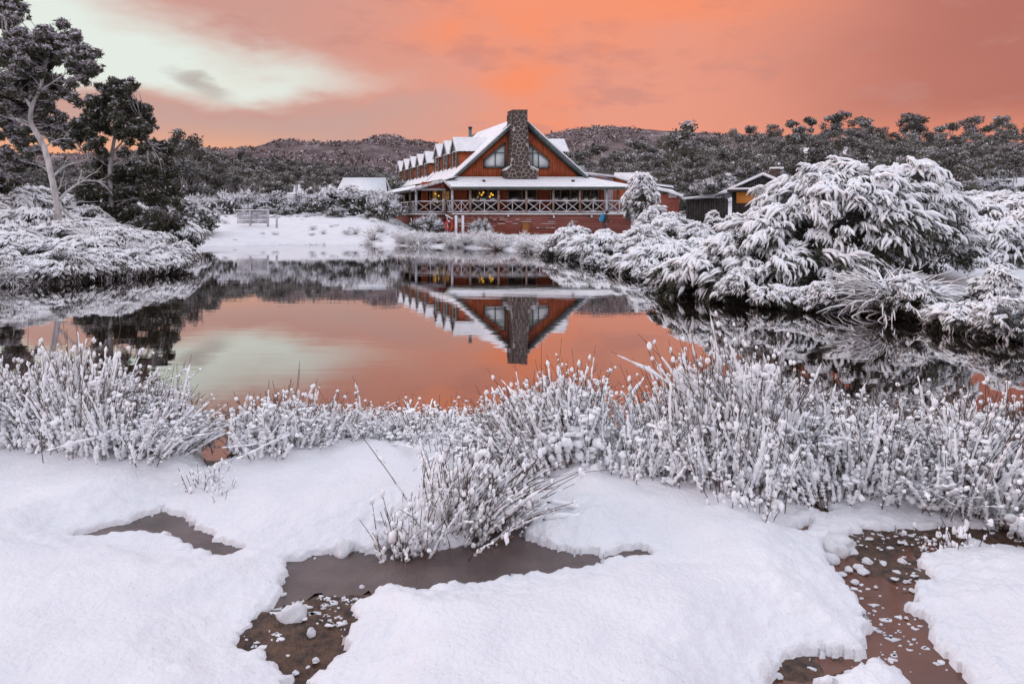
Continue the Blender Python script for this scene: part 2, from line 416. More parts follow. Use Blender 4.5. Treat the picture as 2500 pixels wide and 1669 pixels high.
def base_rise(X, Y):
    """lie of the land away from the water"""
    a = X / np.maximum(Y, 1)
    left = sstep(-a, .09, .22); right = sstep(a, .16, .42)
    z = .34 + left * 1.7 * sstep(Y, 40, 62) * sstep(-X, 5, 11) + right * (.55 * sstep(Y, 13, 19) + .9 * sstep(Y, 20, 60))
    z = z + .65 * np.exp(-((X + 14) / 6.0) ** 2 - ((Y - 25) / 7.0) ** 2)
    far = np.maximum(Y - 64, 0)
    z = z + far * (.055 + .075 * right + .012 * left)
    return z
def G(X, Y):
    X = np.asarray(X, float); Y = np.asarray(Y, float); sh = X.shape
    P = np.stack([X.ravel(), Y.ravel()], 1); d = seg_dist(P, POND).reshape(sh)
    b = base_rise(X, Y) + (.10 * fbm(X * .5, Y * .5, 4, 3) + .16 * fbm(X * 1.1, Y * 1.1, 3, 4) * sstep(Y, 25, 40)) * sstep(d, 0, 2)
    land = -.02 + b * np.where(d > 0, sstep(d, -.1, 2.2) * .65 + .35 * sstep(d, 0, .35), 0)
    z = np.where(d > 0, land, np.maximum(-.7, d * .6 - .02))
    near = (np.abs(X) < 9.5) & (Y < 6.3) & (Y > .5)
    return np.where(near, -.3, np.where(Y < 6.3, np.minimum(z, .12), z))

def grid_faces(nr, nc):
    i = np.arange(nr - 1)[:, None] * nc; j = np.arange(nc - 1)[None]
    return np.stack([i + j, i + j + 1, i + nc + j + 1, i + nc + j], -1).reshape(-1, 4)

t = np.linspace(-1, 1, 301)
gx = np.sinh(t * 4.2) / np.sinh(4.2) * 340
gy = np.concatenate([np.linspace(-80, 5.8, 40), 6.35 * (330 / 6.35) ** np.linspace(0, 1, 230)])
XX, YY = np.meshgrid(gx, gy)
ZZ = G(XX, YY)
g_o = obj('ground', mesh('ground', np.stack([XX, YY, ZZ], -1).reshape(-1, 3), [grid_faces(len(gy), len(gx))], [M['snow_ground']], smooth=True))
tag(g_o, kind='structure')
me = mesh('plain', np.array([(-5000, -5000, -1.5), (5000, -5000, -1.5), (5000, 5000, -1.5), (-5000, 5000, -1.5)]), [np.array([[0, 1, 2, 3]])], [M['snow_ground']])
tag(obj('plain', me), kind='structure')
me = mesh('pond', np.array([(-120, 4.2, 0), (120, 4.2, 0), (120, 75, 0), (-120, 75, 0)]), [np.array([[0, 1, 2, 3]])], [M['pond']])
tag(obj('pond', me), kind='structure')

# far hills: ridge line read from the photograph at about 700 m
ridge_px = [(-900, 400), (-300, 385), (0, 380), (300, 372), (430, 362), (540, 366), (620, 359), (680, 343), (720, 345), (790, 350), (880, 346), (905, 334), (945, 329), (1000, 341),
            (1080, 352), (1180, 350), (1260, 340), (1330, 329), (1400, 316), (1480, 310), (1560, 315), (1660, 322), (1760, 328), (1850, 331), (2000, 340), (2300, 345), (2900, 350), (3600, 380)]
rx = np.array([(p[0] - 1250) / FPX * 700 for p in ridge_px]); rz = np.array([CAM_H + (HORY - p[1]) / FPX * 700 for p in ridge_px])
hx = np.linspace(-1000, 1000, 330); hy = np.concatenate([np.linspace(240, 700, 100), np.linspace(710, 1600, 40)])
HX, HY = np.meshgrid(hx, hy)
def hill_z(X, Y):
    zr = np.interp(X * 700 / np.maximum(Y, 500), rx, rz)
    k = np.clip((Y - 250) / 450, 0, 1) ** 1.25
    k = np.where(Y > 700, 1 - (Y - 700) / 1500, k)
    n = fbm(X / 90, Y / 90, 5, 11)
    return 4 + (zr - 4) * k + n * 18 * np.clip((Y - 250) / 200, 0, 1) * np.clip(np.abs(700 - Y) / 140, .04, 1)
HZ = hill_z(HX, HY) + fbm(HX / 9, HY / 9, 2, 5) * 1.6
hill = obj('hill', mesh('hill', np.stack([HX, HY, HZ], -1).reshape(-1, 3), [grid_faces(len(hy), len(hx))], [M['hill']], smooth=True))
tag(hill, kind='structure')
# scrub over the hill
g = rs(5); n = 14500
sxp = g.uniform(-50, 2000, n); syy = g.uniform(300, 712, n)
sX = (sxp - 1250) / FPX * syy
dens = fbm(sX / 60, syy / 60, 3, 31) > -.16
sX, syy = sX[dens], syy[dens]; n = len(sX)
P = np.stack([sX, syy, hill_z(sX, syy)], 1)
s = g.uniform(.7, 1.9, n) * np.where(g.rand(n) < .08, 1.6, 1)
mb = MB(); k = 7
C = np.repeat(P, k, 0) + g.normal(size=(n * k, 3)) * np.repeat(s, k)[:, None] * [.75, .75, .4] + np.stack([0 * np.repeat(s, k)] * 2 + [np.repeat(s, k) * .6], 1)
D = rdir(g, n * k); S = unit(np.cross(D, rdir(g, n * k)))
sn = g.rand(n * k) < .48
L = np.repeat(s, k) * g.uniform(.8, 1.4, n * k)
mb.cards(C[~sn], D[~sn], S[~sn], L[~sn], L[~sn] * .8, 0)
mb.cards(C[sn] + [0, 0, .3], D[sn], S[sn], L[sn] * .8, L[sn] * .6, 1)
M['scrub'] = mat('scrub', (.095, .075, .068), (.17, .13, .125), .05, .85, spec=.1)
M['scrub_frost'] = mat('scrub_frost', (.36, .31, .32), (.60, .53, .55), .03, .8, spec=.1)
tag(mb.build('hillside_scrub', [M['scrub'], M['scrub_frost']]), 'snow dusted purple brown scrub covering the distant ridge', 'scrub', kind='stuff')

# ---------------------------------------------------------------- foreground: snow with thawed channels
K = 2500 / 2349.0
def pz(pts, z=.055): return [tuple(U(x * K, y * K, z)[:2]) for x, y in pts]
CH = [
 pz([(168, 1216), (250, 1190), (305, 1180), (335, 1163), (375, 1148), (405, 1165), (432, 1180), (480, 1215), (555, 1250), (500, 1254), (440, 1242), (385, 1211), (300, 1208), (230, 1214)]),
 pz([(1128, 1140), (1158, 1112), (1200, 1103), (1196, 1138), (1234, 1150), (1214, 1166), (1240, 1182), (1190, 1210), (1250, 1240), (1330, 1254), (1420, 1251), (1480, 1246), (1505, 1258), (1400, 1263), (1340, 1286),
     (1250, 1301), (1100, 1321), (960, 1331), (880, 1336), (832, 1360), (800, 1380), (812, 1410), (795, 1440), (802, 1466), (762, 1490), (740, 1516), (708, 1546), (735, 1600), (640, 1600), (657, 1530), (650, 1501), (600, 1486),
     (558, 1470), (548, 1448), (560, 1420), (590, 1390), (625, 1368), (640, 1340), (652, 1310), (662, 1270), (720, 1262), (800, 1250), (880, 1242), (920, 1226), (1000, 1236), (1080, 1232), (1112, 1190)]),
 pz([(1884, 1226), (1930, 1222), (1990, 1202), (2050, 1196), (2120, 1192), (2250, 1196), (2420, 1200), (2420, 1242), (2290, 1241), (2240, 1232), (2180, 1240), (2120, 1256), (2114, 1290), (2140, 1312), (2100, 1332), (2090, 1380),
     (2132, 1402), (2110, 1432), (2160, 1472), (2190, 1512), (2235, 1600), (1725, 1600), (1790, 1500), (1832, 1480), (1950, 1476), (1987, 1470), (1992, 1430), (1970, 1390), (1955, 1340), (1920, 1300), (1908, 1270), (1890, 1250)]),
 pz([(1846, 1142), (1880, 1150), (1905, 1160), (1890, 1168), (1862, 1160)]), pz([(1985, 1000), (2010, 1010), (2000, 1022)]),
 pz([(1818, 1200), (1850, 1192), (1838, 1206)]),
]
ISL = [pz([(1868, 1520), (1905, 1512), (1960, 1492), (2010, 1490), (2052, 1502), (2080, 1536), (2086, 1600), (1990, 1600), (1985, 1560), (1940, 1548), (1910, 1535)], .09)]
xs = np.concatenate([np.arange(-9.6, -4.4, .06), np.arange(-4.4, -2.6, .02), np.arange(-2.6, 3.4, .015), np.arange(3.4, 4.6, .02), np.arange(4.6, 9.61, .06)])
ys = np.concatenate([np.arange(.4, 2.0, .06), np.arange(2.0, 4.2, .0145), np.arange(4.2, 6.0, .02), np.arange(6.0, 6.5, .05)])
FX, FY = np.meshgrid(xs, ys); sh = FX.shape
P2 = np.stack([FX.ravel(), FY.ravel()], 1)
d = np.full(len(P2), 9.0)
for c in CH:
    c = np.array(c); bb = (P2[:, 0] > c[:, 0].min() - .5) & (P2[:, 0] < c[:, 0].max() + .5) & (P2[:, 1] > c[:, 1].min() - .5) & (P2[:, 1] < c[:, 1].max() + .5)
    dd = np.full(len(P2), 9.0); dd[bb] = seg_dist(P2[bb], c); d = np.minimum(d, dd)
for c in ISL: d = np.maximum(d, -seg_dist(P2, c))
d = d.reshape(sh)
chan = d.copy()
def shore_y(X): return 4.86 + .16 * np.sin(X * 1.7 + .6) + .12 * np.sin(X * 4.1) + .25 * fbm(X * .8, X * 0 + 3, 3, 8) - .30 * np.exp(-((X + 1.88) / .22) ** 2) - .28 * np.exp(-((X - .74) / .2) ** 2)
pd = shore_y(FX) - FY
d = np.minimum(d, pd)
d = d + .045 * fbm(FX * 8, FY * 8, 3, 21) + .034 * fbm(FX * 28, FY * 28, 3, 23)
prof = .34 * np.sqrt(np.clip(1 - (1 - np.clip(d / .06, 0, 1)) ** 2, 0, 1)) + .66 * sstep(d, -.03, .36)
lay = .082 + .03 * fbm(FX * .9, FY * .9, 2, 40) + .035 * sstep(d, .05, .35)
relief = .05 * fbm(FX * 1.3, FY * 1.6, 3, 41) + .010 * fbm(FX * 7, FY * 9, 3, 42) + .0035 * fbm(FX * 32, FY * 40, 2, 43)
FZ = np.where(d > 0, .020 + prof * lay + relief * np.clip(d / .2, 0, 1) + .016 * fbm(FX * 26, FY * 26, 3, 44) * np.clip(1.1 - d / .22, 0, 1), -.06)
# humps of snow around the feet of the reeds
FZ += np.where(d > .02, .05 * sstep(FY, 3.6, 4.4) * (fbm(FX * 3.2, FY * 3.2, 2, 47) + .5) * np.clip(d / .15, 0, 1), 0)
def snow_z(x, y):
    i = np.clip(np.searchsorted(ys, y), 0, len(ys) - 1); j = np.clip(np.searchsorted(xs, x), 0, len(xs) - 1)
    return FZ[i, j]
tag(obj('snow_bank', mesh('snow_bank', np.stack([FX, FY, FZ], -1).reshape(-1, 3), [grid_faces(*sh)], [M['snow_ground']], smooth=True)), kind='structure')
# the wet bed under it
bx = np.concatenate([np.arange(-9.7, -2.6, .2), np.arange(-2.6, 4.4, .035), np.arange(4.4, 9.71, .2)]); by = np.concatenate([np.arange(.3, 4.6, .03), np.arange(4.6, 6.6, .1)])
BX, BY = np.meshgrid(bx, by)
BZ = .004 + .022 * fbm(BX * 3, BY * 3, 2, 50) + .022 * fbm(BX * 22, BY * 22, 3, 51) - 1.2 * sstep(BY, 4.5, 5.6)
# deeper where the photograph shows standing water
BZ += .014 * sstep(BX, 1.0, 1.4) * sstep(BY, 2.35, 2.6) + .010 * (BX < .6) * (BY < 2.9)
BZ += .020 * np.exp(-((BY - 2.80 - .3 * fbm(BX * 3, BX * 0, 3, 68)) / .12) ** 2) * (BX < .0)
BZ -= .05 * np.exp(-((BX - 1.55) / .28) ** 2 - ((BY - 2.45) / .5) ** 2) + .05 * sstep(BY, 2.95, 3.12) * (BX < 1.6)
tag(obj('marsh_bed', mesh('marsh_bed', np.stack([BX, BY, BZ], -1).reshape(-1, 3), [grid_faces(len(by), len(bx))], [M['mud']], smooth=True)), kind='structure')
def sheet(name, x0, x1, y0, y1, z, m):
    tag(obj(name, mesh(name, np.array([(x0, y0, z), (x1, y0, z), (x1, y1, z), (x0, y1, z)]), [np.array([[0, 1, 2, 3]])], [m])), kind='structure')
wx = np.linspace(-9.5, .9, 420); wy = 2.83 + .42 * fbm(wx * 2.6, wx * 0 + 2, 4, 66) + .14 * fbm(wx * 16, wx * 0 + 5, 3, 67)
wv = np.vstack([np.stack([wx, wy, np.full(420, .011)], 1), np.stack([wx, np.full(420, 4.5), np.full(420, .011)], 1)]); wi = np.arange(419)
tag(obj('slush_ice', mesh('slush_ice', wv, [np.stack([wi, wi + 1, wi + 421, wi + 420], 1)], [M['slush']])), kind='structure')
tag(obj('stream_water', mesh('stream_water', np.array([(.5, .4, .0075), (9.5, .4, .0075), (9.5, 4.5, .0075), (.905, 4.5, .0075), (.905, 2.85, .0075), (.5, 2.85, .0075)]), [np.array([[0, 1, 2, 3, 4, 5]])], [M['brown_water']])), kind='structure')
sheet('puddle_water', -9.5, .495, .4, 3.1, -.004, M['brown_water'])

# ================================================================== the lodge
HO = np.array([.59, 61.0]); HE = np.array([1.0, 0.0]); HD = np.array([-.37, .929])
def H(u, v, z):
    p = HO + u * HE + v * HD; return np.array([p[0], p[1], z])
lodge = empty('lodge', (HO[0], HO[1], .3))
tag(lodge, 'long red timber lodge with stone chimney, dormers and wraparound veranda beside the pond', 'lodge')
LORG = np.array([HO[0], HO[1], .3])
def part(mb, name, m, parent=lodge, smooth=False):
    """build in world coordinates, parent under the lodge (or one of its parts)"""
    if not isinstance(m, (list, tuple)): m = [m]
    mb.V = [np.asarray(v, float) - LORG for v in mb.V]
    return mb.build(name, m, parent, smooth)
Z0, ZD, ZE, ZG, ZA = .1, 2.08, 4.25, 5.3, 10.6     # ground, deck, eave, gable base, apex
VF, UL, UR = -3.23, -6.83, 8.47                    # veranda front line, its left and right ends
VA_, UA = -1.35, -9.55                             # left wing end line and side line
HW = 5.85; SL = (ZA - ZG) / HW
VB = 33.0                                          # back of the long wing

# --- weatherboard base: lapped boards
def boards(p, q, z0, z1, n, name='base_wall', m=None, out=None):
    mb = MB(); p = np.asarray(p, float); q = np.asarray(q, float)
    nrm = np.array([(q - p)[1], -(q - p)[0], 0.0]); nrm /= np.linalg.norm(nrm)
    hgt = (z1 - z0) / n
    for i in range(n):
        a = z0 + i * hgt; b = a + hgt - .006
        mb.hexa([(*p[:2], a), (*q[:2], a), (*(q - nrm * .05)[:2], a), (*(p - nrm * .05)[:2], a)] and
                [np.array([*p[:2], a]) + nrm * .03, np.array([*q[:2], a]) + nrm * .03, np.array([*q[:2], a]) - nrm * .06, np.array([*p[:2], a]) - nrm * .06,
                 np.array([*p[:2], b]), np.array([*q[:2], b]), np.array([*q[:2], b]) - nrm * .06, np.array([*p[:2], b]) - nrm * .06])
    return part(mb, name, m or M['timber_base'])
boards(H(UL, VF + .12, 0), H(UR - .1, VF + .12, 0), Z0 - .3, ZD - .16, 12)
boards(H(UA + .1, VA_ + .12, 0), H(UL, VA_ + .12, 0), Z0 - .1, ZD - .16, 11)
boards(H(UL + .04, VA_ + .12, 0), H(UL + .04, VF + .12, 0), Z0 - .1, ZD - .16, 11)
boards(H(UA + .12, 10, 0), H(UA + .12, VA_ + .12, 0), Z0 + .3, ZD - .16, 9)
# dusting of snow lying on the laps
g = rs(8); mb = MB()
for i in range(46):
    u = g.uniform(UL, UR - 2) if g.rand() < .5 else g.uniform(UL, UL + 4); k = int(g.choice([11, 11, 10, 10, 9, 8, 7, 6])); z = (Z0 - .3) + k * (ZD - .16 - Z0 + .3) / 12
    L = g.uniform(.2, 1.3); mb.box(u, min(u + L, UR - .15), VF + .065, VF + .118, z - .012, z + g.uniform(.012, .03), f=H)
for i in range(22):
    u = g.uniform(UA + .1, UL - 1.2); k = int(g.choice([10, 9, 8, 7, 6])); z = (Z0 - .1) + k * (ZD - .16 - Z0 + .1) / 11
    L = g.uniform(.3, 1.4); mb.box(u, min(u + L, UL - .02), VA_ + .065, VA_ + .118, z - .012, z + g.uniform(.012, .03), f=H)
tag(part(mb, 'snow_streaks', M['snow']), kind='stuff')

# --- deck
mb = MB(); mb.box(UL, UR, VF, .0, ZD - .16, ZD, f=H); mb.box(UA, UL - .003, VA_, .0, ZD - .16, ZD - .002, f=H); mb.box(UA, -HW, .003, 12, ZD - .16, ZD - .003, f=H)
mb.box(HW, UR, .003, 9, ZD - .16, ZD - .001, f=H)
part(mb, 'veranda_floor', M['timber_post'])
mb = MB(); mb.box(UL - .02, UR + .02, VF - .07, VF - .002, ZD - .07, ZD + .03, f=H); part(mb, 'floor_edge_snow', M['snow'])
mb = MB(); mb.box(UA - .02, UL - .05, VA_ - .07, VA_ - .002, ZD - .07, ZD + .03, f=H); part(mb, 'floor_edge_snow', M['snow'])
mb = MB(); mb.box(UA - .07, UA - .002, VA_, 12, ZD - .07, ZD + .03, f=H); part(mb, 'floor_edge_snow', M['snow'])

# --- posts, rails and crossed braces
def post(p, z0, z1, w=.17, m='timber_post'):
    mb = MB(); mb.beam((*p[:2], z0), (*p[:2], z1), w, w, up=(0, 1, 0)); part(mb, 'post', M[m])
def bay(p, q, halves=2):
    """one railing bay between posts at p and q: rails, middle upright, crossed braces"""
    p = np.array([*p[:2], 0.]); q = np.array([*q[:2], 0.]); dv = unit(q - p); p = p + dv * .1; q = q - dv * .1
    up = lambda x, z: x + np.array([0, 0, z])
    zt, zb = ZD + 1.06, ZD + .13
    for z in (zt, zb):
        mb = MB(); mb.beam(up(p, z), up(q, z), .09, .07); r = part(mb, 'rail', M['rail_frost'])
        mb = MB(); mb.beam(up(p, z + .052), up(q, z + .052), .085, .034); part(mb, 'rail_snow', M['snow'], r)
    nrm = np.array([dv[1], -dv[0], 0])
    for i in range(halves):
        a = p + (q - p) * i / halves; b = p + (q - p) * (i + 1) / halves
        for k, (s_, e_) in enumerate(((zb + .05, zt - .05), (zt - .05, zb + .05))):
            o = nrm * (.022 if k else -.022)
            mb = MB(); mb.beam(up(a, s_) + o, up(b, e_) + o, .04, .065); part(mb, 'brace', M['rail_frost'])
        if i:
            mb = MB(); mb.beam(up(a, zb + .04), up(a, zt - .04), .075, .07, up=(0, 1, 0)); part(mb, 'upright', M['rail_frost'])
front_px = [1105, 1149, 1218, 1286, 1352, 1417, 1482, 1545]
fu = []
for p in front_px:
    X = (p - 1250) / FPX * H(0, VF, 0)[1]; fu.append(X - HO[0] - VF * HD[0])
for i, u in enumerate(fu): post(H(u, VF + .09, 0), ZD - (1.0 if i == len(fu) - 1 else 0), ZE + .02, .19 if i in (0, 6, 7) else .17, 'timber_grey' if i in (0, 6, 7) else 'timber_post')
for a, b in zip(fu[:-1], fu[1:]): bay(H(a, VF + .09, 0), H(b, VF + .09, 0))
post(H(UA + .1, VA_ + .09, 0), ZD, ZE + .0, .2, 'timber_grey'); post(H(UL - .09, VA_ + .09, 0), ZD, ZE + .02)
bay(H(UA + .1, VA_ + .09, 0), H(UL - .09, VA_ + .09, 0))
bay(H(UL + .06, VA_ + .09, 0), H(UL + .06, VF + .2, 0))
lv = [VA_ + .09, 1.0, 3.3, 5.6, 7.9, 10.2]
for v in lv[1:]: post(H(UA + .1, v, 0), ZD, ZE)
for a, b in zip(lv[:-1], lv[1:]): bay(H(UA + .1, a, 0), H(UA + .1, b, 0))
for v in (-1.0, 1.6, 4.2): post(H(UR - .1, v, 0), ZD, ZE)
for a, b in zip([VF + .09, -1.0, 1.6], [-1.0, 1.6, 4.2]): bay(H(UR - .1, a, 0), H(UR - .1, b, 0))

# --- beams under the eaves
mb = MB(); mb.box(UL - .1, UR + .1, VF + .02, VF + .16, ZE - .14, ZE + .06, f=H); part(mb, 'eave_beam', M['timber_post'])
mb = MB(); mb.box(UA - .1, UL - .12, VA_ + .02, VA_ + .16, ZE - .14, ZE + .05, f=H); part(mb, 'eave_beam', M['timber_grey'])
mb = MB(); mb.box(UA + .03, UA + .17, VA_ + .2, 11, ZE - .2, ZE - .03, f=H); part(mb, 'eave_beam', M['timber_post'])

# --- walls behind the veranda: vertical cladding with openings for windows
def cladding(v, u0, u1, z0, z1, holes=(), name='wall', m='timber_red', w=.16):
    mb = MB(); u = u0; i = 0
    while u < u1 - 1e-6:
        e = min(u + w, u1); c = (u + e) / 2; off = .018 if i % 2 else 0.0; segs = [(z0, z1)]
        for (a, b, c0, c1) in holes:
            if e > a + .01 and u < b - .01:
                ns = []
                for s0, s1 in segs:
                    if c0 > s0: ns.append((s0, min(s1, c0)))
                    if c1 < s1: ns.append((max(s0, c1), s1))
                segs = [s for s in ns if s[1] - s[0] > .01]
        for s0, s1 in segs: mb.box(u + .004, e - .004, v - .03 + off, v + .05, s0, s1, f=H)
        u = e; i += 1
    return part(mb, name, M[m])
def upx(px, v):                      # facade u seen at photo column px
    Y = H(0, v, 0)[1]; return (px - 1250) / FPX * Y - HO[0] - v * HD[0]
def zpx(py, v): return CAM_H + (HORY - py) / FPX * H(0, v, 0)[1]
zt, zb = zpx(463, 0), zpx(513, 0)
wins = [(upx(1145, 0), upx(1216, 0), zb, zt, 3, (.55, .2, .25), 'lamp'), (upx(1239, 0), upx(1310, 0), zb - .2, zt + .1, 2, None, None),
        (upx(1344, 0), upx(1416, 0), zb, zt, 3, None, None), (upx(1421, 0), upx(1461, 0), zb, zt, 2, None, None)]
UW = upx(1472, 0)
cladding(0, -HW, UW, ZD, ZG - .02, [w[:4] for w in wins])
def window(u0, u1, v, z0, z1, n, pane='pane', fr='timber_post', t=.09, sl=None):
    wo_ = MB()
    wo_.box(u0 - .04, u1 + .04, v - .06, v + .06, z1, z1 + t, f=H); wo_.box(u0 - .04, u1 + .04, v - .06, v + .06, z0 - t, z0, f=H)
    for k in range(n + 1):
        c = u0 + (u1 - u0) * k / n; wo_.box(c - t / 2, c + t / 2, v - .055, v + .055, z0 + .002, z1 - .002, f=H)
    w_ = part(wo_, 'window', M[fr])
    for k in range(n):
        a = u0 + (u1 - u0) * k / n + t / 2; b = u0 + (u1 - u0) * (k + 1) / n - t / 2
        pm = MB(); pm.box(a, b, v - .01, v + .01, z0 + .004, z1 - .004, f=H); part(pm, 'pane', M[pane], w_)
    return w_
for w in wins: window(w[0], w[1], 0.0, w[2], w[3], w[4])
# room behind: back wall, furniture silhouettes, hanging lanterns
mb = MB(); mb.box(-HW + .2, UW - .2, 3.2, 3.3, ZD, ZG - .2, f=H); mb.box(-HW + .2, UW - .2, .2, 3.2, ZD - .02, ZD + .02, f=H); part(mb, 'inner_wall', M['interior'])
mb = MB()
for u in (-5.0, -4.2, -3.3, -2.4, 2.9, 3.8, 4.9, 5.8): mb.box(u, u + .55, 1.0, 1.5, ZD + .03, ZD + .95, f=H)
part(mb, 'furniture', M['timber_dark'])
def lantern(u, v, z, r=.16):
    mb = MB(); mb.tube([H(u, v, z - r), H(u, v, z + r)], [r, r * .8], 8); o = part(mb, 'lantern', M['lamp_warm'])
    mb = MB(); mb.tube([H(u, v, z + r + .005), H(u, v, ZG - .3)], .015, 4); part(mb, 'lantern_cord', M['dark_metal'], o)
for p, q in ((1170, 472), (1176, 476), (1168, 481), (1180, 470), (1199, 473), (1203, 476), (1196, 480)):
    lantern(upx(p, .9), .9, zpx(q, .9), .085)
# left wing end wall with the lit dining room
cladding(.55, UA + 1.0, -HW - .06, ZD, ZG - .35, [(upx(1050, .55), upx(1101, .55), zb - .1, zt)], w=.2)
window(upx(1050, .55), upx(1101, .55), .55, zb - .1, zt, 2)
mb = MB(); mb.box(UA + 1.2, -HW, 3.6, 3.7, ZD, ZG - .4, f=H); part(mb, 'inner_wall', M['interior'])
mb = MB(); mb.box(upx(1057, 2.2), upx(1072, 2.2), 2.2, 2.25, zpx(487, 2.2), zpx(466, 2.2), f=H); part(mb, 'lit_panel', M['room_warm'])
mb = MB(); mb.box(upx(1078, 2.2), upx(1097, 2.2), 2.2, 2.25, zpx(487, 2.2), zpx(467, 2.2), f=H); part(mb, 'lit_panel', M['room_warm'])
for p, q in ((1068, 493), (1084, 494), (1063, 473), (1071, 478)): lantern(upx(p, 1.0), 1.0, zpx(q, 1.0), .07)
# wall of the wing along the left side, dark glazing between timbers
mb = MB(); mb.box(-HW - .9, -HW - .8, .66, 30, ZD, ZG - .1, f=H); part(mb, 'side_wall', M['timber_dark'])
mb = MB()
for v in np.arange(1.5, 26, 2.4): mb.box(-HW - .95, -HW - .91, v, v + 1.6, ZD + .5, ZD + 1.9, f=H)
part(mb, 'side_glazing', M['pane'])
# right return wall (dark red, set back)
cladding(3.2, UW, UR - .4, ZD, ZG - .4, (), m='timber_base', w=.22)
mb = MB(); mb.box(UW - .05, UW + .05, .06, 9, ZD, ZG - .3, f=H); part(mb, 'return_wall', M['timber_red'])
# boarded triangle over the left bay
mb = MB(); n = 7
for k in range(n):
    a = UA - .1 + (UL - UA) * k / n; b = UA - .1 + (UL - UA) * (k + 1) / n - .03
    za = ZE + .05; f_ = lambda u: ZG + .277 * (u + HW) - .12
    if f_(b) > za + .02: mb.hexa([H(a, VA_ + .05, za), H(b, VA_ + .05, za), H(b, VA_ + .1, za), H(a, VA_ + .1, za), H(a, VA_ + .05, max(f_(a), za + .01)), H(b, VA_ + .05, f_(b)), H(b, VA_ + .1, f_(b)), H(a, VA_ + .1, max(f_(a), za + .01))])
part(mb, 'end_boards', M['timber_base'])

# --- gable wall with vertical battens and two raking windows
GW = {'l': [(1182, 408.5), (1232, 408.5), (1232, 351), (1182, 391)], 'r': [(1291, 409.5), (1340.5, 409.5), (1340.5, 392.5), (1291, 352.5)]}
def gable_top(u): return ZA - .32 - SL * abs(u)
mb = MB(); w = .2; u = -HW + .1; i = 0
quads = {}
for k, q in GW.items(): quads[k] = [(upx(a, 0), zpx(b, 0)) for a, b in q]
def win_range(u):
    for k, q in quads.items():
        u0, u1 = q[0][0], q[1][0]
        if u0 - .01 <= u <= u1 + .01:
            t_ = (u - u0) / (u1 - u0); return q[0][1], q[3][1] + (q[2][1] - q[3][1]) * t_
    return None
while u < HW - .1:
    e = u + w; c = (u + e) / 2; off = .02 if i % 2 else 0
    top = lambda x: gable_top(x)
    wr = win_range(c)
    def strip(z0a, z0b, z1a, z1b):
        if max(z1a - z0a, z1b - z0b) < .02: return
        mb.hexa([H(u + .004, -.03 + off, z0a), H(e - .004, -.03 + off, z0b), H(e - .004, .05, z0b), H(u + .004, .05, z0a), H(u + .004, -.03 + off, max(z1a, z0a + .005)), H(e - .004, -.03 + off, max(z1b, z0b + .005)), H(e - .004, .05, max(z1b, z0b + .005)), H(u + .004, .05, max(z1a, z0a + .005))])
    zb_ = ZG - .02
    if wr is None: strip(zb_, zb_, top(u), top(e))
    else:
        strip(zb_, zb_, wr[0] - .03, wr[0] - .03); strip(wr[1] + .03, wr[1] + .03, top(u), top(e))
    u = e; i += 1
part(mb, 'gable_wall', M['timber_red'])
for k, q in quads.items():
    P4 = [H(a, -.05, b) for a, b in q]
    mb = MB()
    for i in range(4):
        a, b = P4[i], P4[(i + 1) % 4]; ext = unit(b - a) * .06; mb.beam(a - ext, b + ext, .1, .12, up=(0, 1, 0))
    w_ = part(mb, 'gable_window', M['green_trim'])
    u0, u1 = q[0][0], q[1][0]; zm = zpx(373 if k == 'l' else 374, 0)
    f_ = lambda x: q[3][1] + (q[2][1] - q[3][1]) * (x - u0) / (u1 - u0)
    mus = [u0 + (u1 - u0) * .53] if k == 'l' else [u0 + (u1 - u0) * .19, u0 + (u1 - u0) * .47]
    for x in mus:
        mb = MB(); mb.beam(H(x, -.045, q[0][1]), H(x, -.045, f_(x) - .04), .09, .08, up=(0, 1, 0)); part(mb, 'mullion', M['green_trim'], w_)
    ua = u0 + (u1 - u0) * (zm - q[3][1]) / (q[2][1] - q[3][1])
    mb = MB(); mb.beam(H(ua if k == 'l' else u0, -.045, zm), H(u1 if k == 'l' else ua, -.045, zm), .07, .06); part(mb, 'transom', M['green_trim'], w_)
    mb = MB(); mb.slab([H(a, .0, b) for a, b in q], HD3 if False else np.array([0, .012, 0])); part(mb, 'pane', M['pane_clear'], w_)
    mb = MB(); mb.slab([H(a, .035, b) for a, b in q], np.array([0, .02, 0])); part(mb, 'curtain', M['curtain'], w_)

# --- roofs: ribbed sheets carrying thin snow
def ribbed(P0, P1, P2, P3, m, name, n=40, th=.09, rib=.018):
    """quad P0-P1 (eave) P3-P2 (ridge); ribs run up the slope"""
    P0, P1, P2, P3 = [np.asarray(p, float) for p in (P0, P1, P2, P3)]
    nr = unit(np.cross(P1 - P0, P3 - P0)); nr = nr if nr[2] > 0 else -nr
    ts = []
    for k in range(n):
        for a, h_ in ((0, 0), (.62, 0), (.70, 1), (.92, 1)): ts.append(((k + a) / n, h_))
    ts.append((1, 0)); rows = 7; V = []
    for r_ in range(rows):
        f = r_ / (rows - 1); A_ = P0 + (P3 - P0) * f; B_ = P1 + (P2 - P1) * f
        for t_, h_ in ts: V.append(A_ + (B_ - A_) * t_ + nr * (th + h_ * rib))
    nc = len(ts); F = [grid_faces(rows, nc)]
    n0 = len(V); V += [P0, P1, P2, P3]
    mb = MB(); mb.add(np.array(V), F, 0)
    e0 = np.array([P0, P1, P2, P3, P0 + nr * th, P1 + nr * th, P2 + nr * th, P3 + nr * th])
    mb.add(e0, np.array([[3, 2, 1, 0], [0, 1, 5, 4], [1, 2, 6, 5], [2, 3, 7, 6], [3, 0, 4, 7]]), 1)
    return part(mb, name, [m, M['green_metal']])
OH = .45
ridge_f, ridge_b = H(0, -OH, ZA), H(0, 15.5, ZA)
zl = ZG - .05
